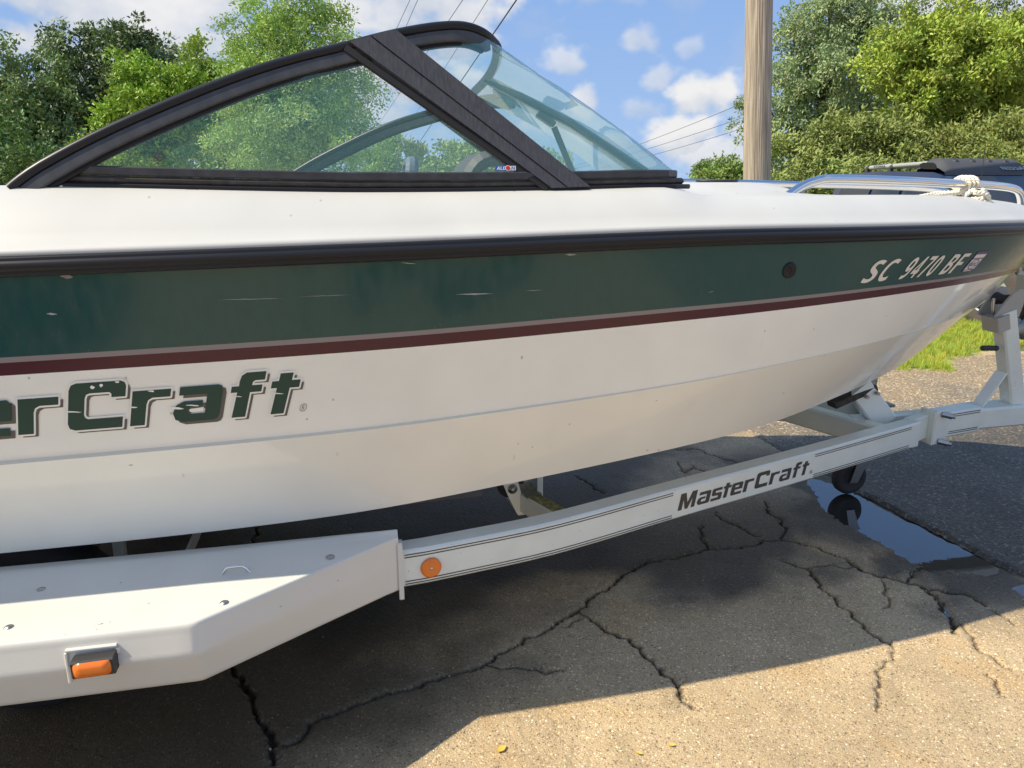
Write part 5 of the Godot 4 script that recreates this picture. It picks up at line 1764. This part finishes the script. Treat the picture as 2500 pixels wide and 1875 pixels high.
	var dec := func(x: float, y: float) -> Vector3:
		var a := -0.447 + x * 0.018
		return Vector3(a, 1.592 + y * 0.018, rail_half(a) - 0.176 - 0.0 - y * 0.0045 + 0.020)
	fill(st, PackedVector2Array([Vector2(-0.1, 1.0), Vector2(0.2, 0.75), Vector2(-0.25, 0.15), Vector2(-0.12, -0.2), Vector2(0.25, -0.42), Vector2(0.65, -0.05), Vector2(0.38, 0.3), Vector2(0.1, 0.0), Vector2(0.22, -0.12), Vector2(0.36, 0.08), Vector2(0.46, -0.03), Vector2(0.27, -0.26), Vector2(-0.04, -0.1), Vector2(-0.08, 0.08), Vector2(0.36, 0.6), Vector2(0.95, 0.05), Vector2(0.97, -0.12), Vector2(0.25, -0.72), Vector2(-0.55, -0.2), Vector2(-0.6, 0.0), Vector2(-0.05, 0.68)]), dec)
	put("black_decal", st, M.lamp_black, o)

# point on the top line at station a, moved down the pane by drop
func top_at(a: float, s: float, drop: float) -> Vector3:
	var i := 0
	while i < TOP_LINE.size() - 2 and TOP_LINE[i + 1][0] < a:
		i += 1
	var p: Array = TOP_LINE[i]
	var q: Array = TOP_LINE[i + 1]
	var f := clampf((a - p[0]) / (q[0] - p[0]), 0.0, 1.0)
	var r := Vector3(a, lerpf(p[1], q[1], f), lerpf(p[2], q[2], f))
	var d := Vector3(0.0, -1.0, 0.27) if a < 0.36 else Vector3(0.65, -0.75, 0.05)
	r += d.normalized() * drop
	return Vector3(r.x + port_shift(r.z * s) * float(s < 0), r.y, r.z * s)

# ------------------------------------------------------------------ dark vehicle behind the bow
func suv() -> void:
	var turn := deg_to_rad(-81.0)
	var o := thing("sport_utility_vehicle", "dark navy vehicle with roof rack parked on the grass behind the bow", "car", Vector3(6.08, -0.045, -9.9), turn)
	var st := maker()
	# body below the windows: side outline with wheel arches, as a rounded prism
	var side := PackedVector2Array([Vector2(2.22, 0.48), Vector2(2.25, 0.70), Vector2(2.18, 0.98), Vector2(1.95, 1.08), Vector2(0.85, 1.16), Vector2(0.72, 1.20), Vector2(-2.15, 1.20), Vector2(-2.25, 0.95), Vector2(-2.25, 0.50), Vector2(-1.75, 0.42)])
	for k in 9:
		var an := PI * (1.0 - k / 8.0)
		side.append(Vector2(-1.30 + 0.45 * cos(an), 0.42 + 0.42 * sin(an)))
	side.append(Vector2(0.85, 0.40))
	for k in 9:
		var an := PI * (1.0 - k / 8.0)
		side.append(Vector2(1.36 + 0.46 * cos(an), 0.42 + 0.43 * sin(an)))
	side.append(Vector2(1.9, 0.45))
	prism(st, side, Transform3D(Basis.IDENTITY, Vector3(0, 0, -0.88)), 1.76)
	put("body", st, M.navy, o)
	st = maker()
	var cab := func(f: float) -> PackedVector3Array:
		var row := PackedVector3Array()
		for p in [[0.78, 1.17, 0.80], [0.16, 1.70, 0.66], [-0.1, 1.755, 0.63], [-1.2, 1.79, 0.63], [-2.0, 1.76, 0.64], [-2.12, 1.70, 0.66], [-2.22, 1.18, 0.82]]:
			row.append(Vector3(p[0], p[1], p[2] * f))
		return row
	var rows := []
	for i in 9:
		rows.append(cab.call(lerpf(-1, 1, i / 8.0)))
	grid(st, rows)
	for s in [1.0, -1.0]:
		var rim: PackedVector3Array = cab.call(s)
		st.set_smooth_group(0xFFFFFFFF)
		for k in range(1, 6):
			for v in [Vector3(-0.6, 1.17, s * 0.83), rim[k], rim[k + 1]]:
				st.add_vertex(v)
		for v in [Vector3(-0.6, 1.17, s * 0.83), rim[0], rim[1]]:
			st.add_vertex(v)
	put("cabin", st, M.navy, o)
	for s in [1.0, -1.0]:
		var near: float = s
		for w in [[0.56, 1.20, 0.10, 1.66, -0.48, 1.68, -0.42, 1.20], [-0.55, 1.20, -0.58, 1.68, -1.10, 1.70, -1.12, 1.20], [-1.24, 1.20, -1.22, 1.70, -1.92, 1.68, -2.04, 1.20]]:
			st = maker()
			st.set_smooth_group(0xFFFFFFFF)
			var v := []
			for k in 4:
				var x: float = w[k * 2]
				var y: float = w[k * 2 + 1]
				v.append(Vector3(x, y, near * (lerpf(0.845, 0.655, (y - 1.17) / 0.55) + 0.012)))
			quad(st, v[0], v[1], v[2], v[3])
			put("side_window", st, M.car_glass, o)
	st = maker()
	rows = []
	for i in 9:
		var f := lerpf(-1, 1, i / 8.0)
		rows.append(PackedVector3Array([Vector3(0.80 + 0.04 * (1 - f * f), 1.19, f * 0.745), Vector3(0.20 + 0.04 * (1 - f * f), 1.705, f * 0.62)]))
	grid(st, rows)
	put("windshield", st, M.car_glass, o)
	# roof rack: side tubes on feet, moulded basket cover at the front
	for s in [1.0, -1.0]:
		st = maker()
		tube(st, PackedVector3Array([Vector3(-0.3, 1.87, s * 0.575), Vector3(-1.5, 1.845, s * 0.585)]), 0.030, 14)
		var rr := put("roof_rack_tube", st, M.rack, o)
		for x in [-0.95, -1.48]:
			st = maker()
			sweep(st, curve([Vector3(x - 0.02, 1.85, s * 0.585), Vector3(x - 0.07, 1.835, s * 0.585), Vector3(x - 0.09, 1.77, s * 0.585)], 4), rect(0.06, 0.07, 0.015), Vector3.BACK)
			put("foot", st, M.cladding, rr)
	st = maker()
	for x in [-0.8, -1.3]:
		tube(st, PackedVector3Array([Vector3(x, 1.85, -0.57), Vector3(x, 1.85, 0.57)]), 0.018, 10)
	put("cross_bar", st, M.rack, o)
	st = maker()
	rows = []
	for i in 25:
		var f := lerpf(-1, 1, i / 24.0)
		var e := smooth(1.0, 0.86, absf(f))
		var z := f * 0.635
		rows.append(PackedVector3Array([Vector3(0.12, 1.715, z), Vector3(0.10, 1.75 + 0.01 * e, z), Vector3(-0.02, 1.80 + 0.07 * e, z * 0.985), Vector3(-0.12, 1.82 + 0.105 * e, z * 0.97), Vector3(-0.30, 1.82 + 0.115 * e, z * 0.97), Vector3(-0.42, 1.80 + 0.09 * e, z * 0.98), Vector3(-0.45, 1.74, z)]))
	grid(st, rows)
	var cover := put("rack_cover", st, M.cladding, o)
	for s in [1.0, -1.0]:
		st = maker()
		prism(st, PackedVector2Array([Vector2(-0.06, 1.79), Vector2(-0.09, 1.85), Vector2(-0.14, 1.875), Vector2(-0.32, 1.88), Vector2(-0.38, 1.86), Vector2(-0.37, 1.82), Vector2(-0.30, 1.80)]), Transform3D(Basis.IDENTITY, Vector3(0, 0, s * 0.63 - 0.008)), 0.016)
		put("opening", st, M.inner, cover)
	for z in [-0.36, -0.12, 0.12, 0.36]:
		st = maker()
		lathe(st, [[0, 0.022], [0.035, 0.018], [0.042, 0.0]], Transform3D(Basis(Vector3.BACK, -0.5), Vector3(-0.075, 1.888, z)), 18)
		put("roof_lamp", st, M.lamp_black, cover)
	st = maker()
	lettering(st, "NISSAN", 0.050, func(x: float, y: float) -> Vector3:
		return Vector3(0.098 - 1.18 * y * 1.6, 1.768 + y * 1.0 + 0.004, -0.40 - x) + Vector3(0.008, 0.012, 0), 1.75, true, true)
	put("lettering", st, M.rack, cover)
	st = maker()
	lettering(st, "XTERRA", 0.030, func(x: float, y: float) -> Vector3: return Vector3(-1.25 + x, 1.842 + y, 0.618), 1.8, true, true)
	put("lettering", st, M.cladding, o)
	# wheels
	for w in [[1.36, 1.0, 0.35], [1.36, -1.0, 0.35], [-1.30, 1.0, 0.0], [-1.30, -1.0, 0.0]]:
		var b := Basis(Vector3.UP, w[2]) * Basis(Vector3.RIGHT, PI / 2)
		var x := Transform3D(b, Vector3(w[0], 0.375, w[1] * 0.77))
		st = maker()
		lathe(st, [[0.21, -0.12], [0.30, -0.135], [0.355, -0.125], [0.372, -0.10], [0.375, 0.10], [0.355, 0.125], [0.30, 0.135], [0.21, 0.12]], x, 40)
		var wheel := put("wheel", st, M.tan_tyre, o)
		st = maker()
		for k in 34:
			var an := TAU * k / 34
			for sgn in [1.0, -1.0]:
				var at := Vector3(cos(an) * 0.376, sgn * 0.085, sin(an) * 0.376)
				box(st, x * at, Vector3(0.022, 0.07, 0.032), 0.003, b * Basis(Vector3.UP, -an))
		put("tread", st, M.tan_tyre, wheel)
		st = maker()
		lathe(st, [[0.215, w[1] * 0.115], [0.205, w[1] * 0.125], [0.19, w[1] * 0.09], [0.185, w[1] * 0.03]], x, 36)
		for k in 6:
			var an := TAU * k / 6 + 0.3
			beam(st, x * Vector3(cos(an) * 0.03, w[1] * 0.10, sin(an) * 0.03), x * Vector3(cos(an) * 0.20, w[1] * 0.105, sin(an) * 0.20), 0.07, 0.03, b * Vector3.UP, 0.006)
		lathe(st, [[0, w[1] * 0.125], [0.04, w[1] * 0.12], [0.05, w[1] * 0.09]], x, 20)
		put("rim", st, M.alloy, wheel)
	# front: bumper, grille, lamps
	st = maker()
	sweep(st, curve([Vector3(1.85, 0.55, 0.93), Vector3(2.15, 0.55, 0.90), Vector3(2.32, 0.55, 0.66), Vector3(2.38, 0.55, 0.0), Vector3(2.32, 0.55, -0.66), Vector3(2.15, 0.55, -0.90), Vector3(1.85, 0.55, -0.93)], 5), rect(0.10, 0.30, 0.03), Vector3.UP)
	put("bumper", st, M.cladding, o)
	for s in [1.0, -1.0]:
		st = maker()
		sweep(st, curve([Vector3(0.84, 0.42, s * 0.885), Vector3(0.94, 0.72, s * 0.90), Vector3(1.36, 0.90, s * 0.905), Vector3(1.78, 0.76, s * 0.90), Vector3(1.86, 0.55, s * 0.90)], 5), rect(0.05, 0.09, 0.015), Vector3.BACK)
		put("wheel_flare", st, M.cladding, o)
		st = maker()
		box(st, Vector3(2.19, 0.86, s * 0.66), Vector3(0.1, 0.18, 0.36), 0.02)
		put("headlight", st, M.lamp_lens, o)
		st = maker()
		lathe(st, [[0, 0.02], [0.045, 0.016], [0.06, 0.0]], Transform3D(Basis(Vector3.BACK, -PI / 2), Vector3(2.36, 0.50, s * 0.52)), 18)
		put("fog_lamp", st, M.lamp_lens, o)
		st = maker()
		box(st, Vector3(0.62, 1.22, s * 1.0), Vector3(0.09, 0.15, 0.20), 0.03)
		put("mirror", st, M.cladding, o)
	st = maker()
	box(st, Vector3(2.20, 0.86, 0), Vector3(0.08, 0.18, 0.9), 0.01)
	put("grille", st, M.inner, o)
	st = maker()
	tube(st, PackedVector3Array([Vector3(0.95, 1.12, 0.80), Vector3(0.90, 2.05, 0.80)]), 0.0035, 6)
	put("antenna", st, M.wire, o)

# ------------------------------------------------------------------ loose things
func small_things() -> void:
	# mooring rope knotted on the bow rail
	var o := place(thing("rope", "white braided rope knotted round the stainless bow rail", "rope"))
	var K := Vector3(2.335, 1.532, 0.452)
	var strand := func(called: String, pts: Array, r: float, turns: float) -> void:
		var st := maker()
		var base := curve(pts, 8)
		var fr := frames(base, Vector3(0.1, 1, 0.2))
		for k in 3:
			var path := PackedVector3Array()
			for i in base.size():
				var an := TAU * (float(i) / base.size() * turns + k / 3.0)
				path.append(base[i] + (fr[i][0] * cos(an) + fr[i][1] * sin(an)) * r * 0.55)
			tube(st, path, r * 0.58, 7)
		put(called, st, M.rope, o)
	for q in [-0.030, -0.012, 0.006]:
		var loop := []
		for i in 9:
			var an := TAU * i / 8.0
			loop.append(K + Vector3(q + 0.012 * sin(an), 0.026 * cos(an), 0.026 * sin(an)))
		strand.call("turn", loop, 0.0085, 5)
	strand.call("knot_loop", [K + Vector3(0.0, -0.02, 0.03), K + Vector3(-0.05, -0.045, 0.045), K + Vector3(-0.045, -0.085, 0.05), K + Vector3(0.0, -0.095, 0.055), K + Vector3(0.03, -0.05, 0.05), K + Vector3(0.0, -0.03, 0.055)], 0.009, 6)
	strand.call("knot_loop", [K + Vector3(-0.02, -0.03, 0.055), K + Vector3(0.03, -0.04, 0.06), K + Vector3(0.055, -0.07, 0.05), K + Vector3(0.02, -0.1, 0.05), K + Vector3(-0.03, -0.08, 0.06), K + Vector3(0.01, -0.05, 0.065)], 0.009, 6)
	strand.call("knot_loop", [K + Vector3(-0.04, -0.06, 0.05), K + Vector3(-0.01, -0.055, 0.07), K + Vector3(0.04, -0.075, 0.065), K + Vector3(0.05, -0.045, 0.05), K + Vector3(0.02, -0.02, 0.05)], 0.009, 5)
	strand.call("rope_end", [K + Vector3(0.0, -0.03, 0.0), K + Vector3(-0.09, -0.035, -0.03), K + Vector3(-0.2, -0.05, -0.04), K + Vector3(-0.32, -0.07, -0.03)], 0.010, 9)
	# loose grit along the cracks
	var gr := RandomNumberGenerator.new()
	gr.seed = 71
	var buf := PackedFloat32Array()
	var count := 0
	while count < 900:
		var c: Array = CRACKS[gr.randi_range(0, CRACKS.size() - 1)]
		var i := 1 + 2 * gr.randi_range(0, (c.size() - 3) / 2 - 1)
		var f := gr.randf()
		var p := Vector3(lerpf(c[i], c[i + 2], f) + gr.randfn() * 0.035, 0.0008, lerpf(c[i + 1], c[i + 3], f) + gr.randfn() * 0.035)
		if gr.randf() < 0.3:
			p = Vector3(gr.randf_range(-0.6, 2.4), 0.0008, gr.randf_range(0.2, 1.8))
		p.y += 0.004 * noise.get_noise_2d(p.x * 1.7, p.z * 1.7)
		var b := Basis(Vector3(gr.randfn(), gr.randfn(), gr.randfn()).normalized(), gr.randf() * TAU) * (0.0011 + 0.0030 * pow(gr.randf(), 3.0))
		var g := gr.randf_range(0.35, 1.0)
		buf.append_array([b.x.x, b.y.x, b.z.x, p.x, b.x.y, b.y.y, b.z.y, p.y, b.x.z, b.y.z, b.z.z, p.z, g, g * 0.92, g * 0.8, 1.0])
		count += 1
	var pebble := SphereMesh.new()
	pebble.radius = 1.0
	pebble.height = 1.5
	pebble.radial_segments = 6
	pebble.rings = 3
	var mm := MultiMesh.new()
	mm.transform_format = MultiMesh.TRANSFORM_3D
	mm.use_colors = true
	mm.mesh = pebble
	mm.instance_count = count
	mm.buffer = buf
	var grit := MultiMeshInstance3D.new()
	grit.name = "grit"
	grit.multimesh = mm
	var gm := mat(Color(0.45, 0.42, 0.37), 0.8)
	gm.vertex_color_use_as_albedo = true
	grit.material_override = gm
	add_child(place(grit))
	grit.set_meta("kind", "stuff")
	tag(grit, "loose grit and crumbs of pavement scattered along the cracks", "grit")
	# yellow leaves on the pavement
	var spots := [[0.33, 1.275, 0.9, "larger yellow fallen leaf in the sun by the shadow's corner"], [0.70, 1.37, 0.5, "smaller yellow leaf scrap on the sunlit pavement, left of its twin"], [0.80, 1.36, 0.5, "smaller yellow leaf scrap on the sunlit pavement, right of its twin"]]
	for s in spots:
		var st := maker()
		var r: float = s[2] * 0.020
		var rows := []
		for i in 6:
			var f := i / 5.0
			var w := r * 0.55 * sin(PI * clampf(f, 0.04, 0.97))
			rows.append(PackedVector3Array([Vector3(lerpf(-r, r, f), 0.004, -w), Vector3(lerpf(-r, r, f), 0.001 + 0.001 * f, 0), Vector3(lerpf(-r, r, f), 0.005, w)]))
		grid(st, rows)
		var leaf := put("fallen_leaf", st, M.lichen)
		leaf.position = ORIGIN + Vector3(s[0], 0.004, s[1]).rotated(Vector3.UP, TURN)
		leaf.rotation.y = rng.randf() * TAU
		tag(leaf, s[3], "leaf", "yellow leaves on the pavement")
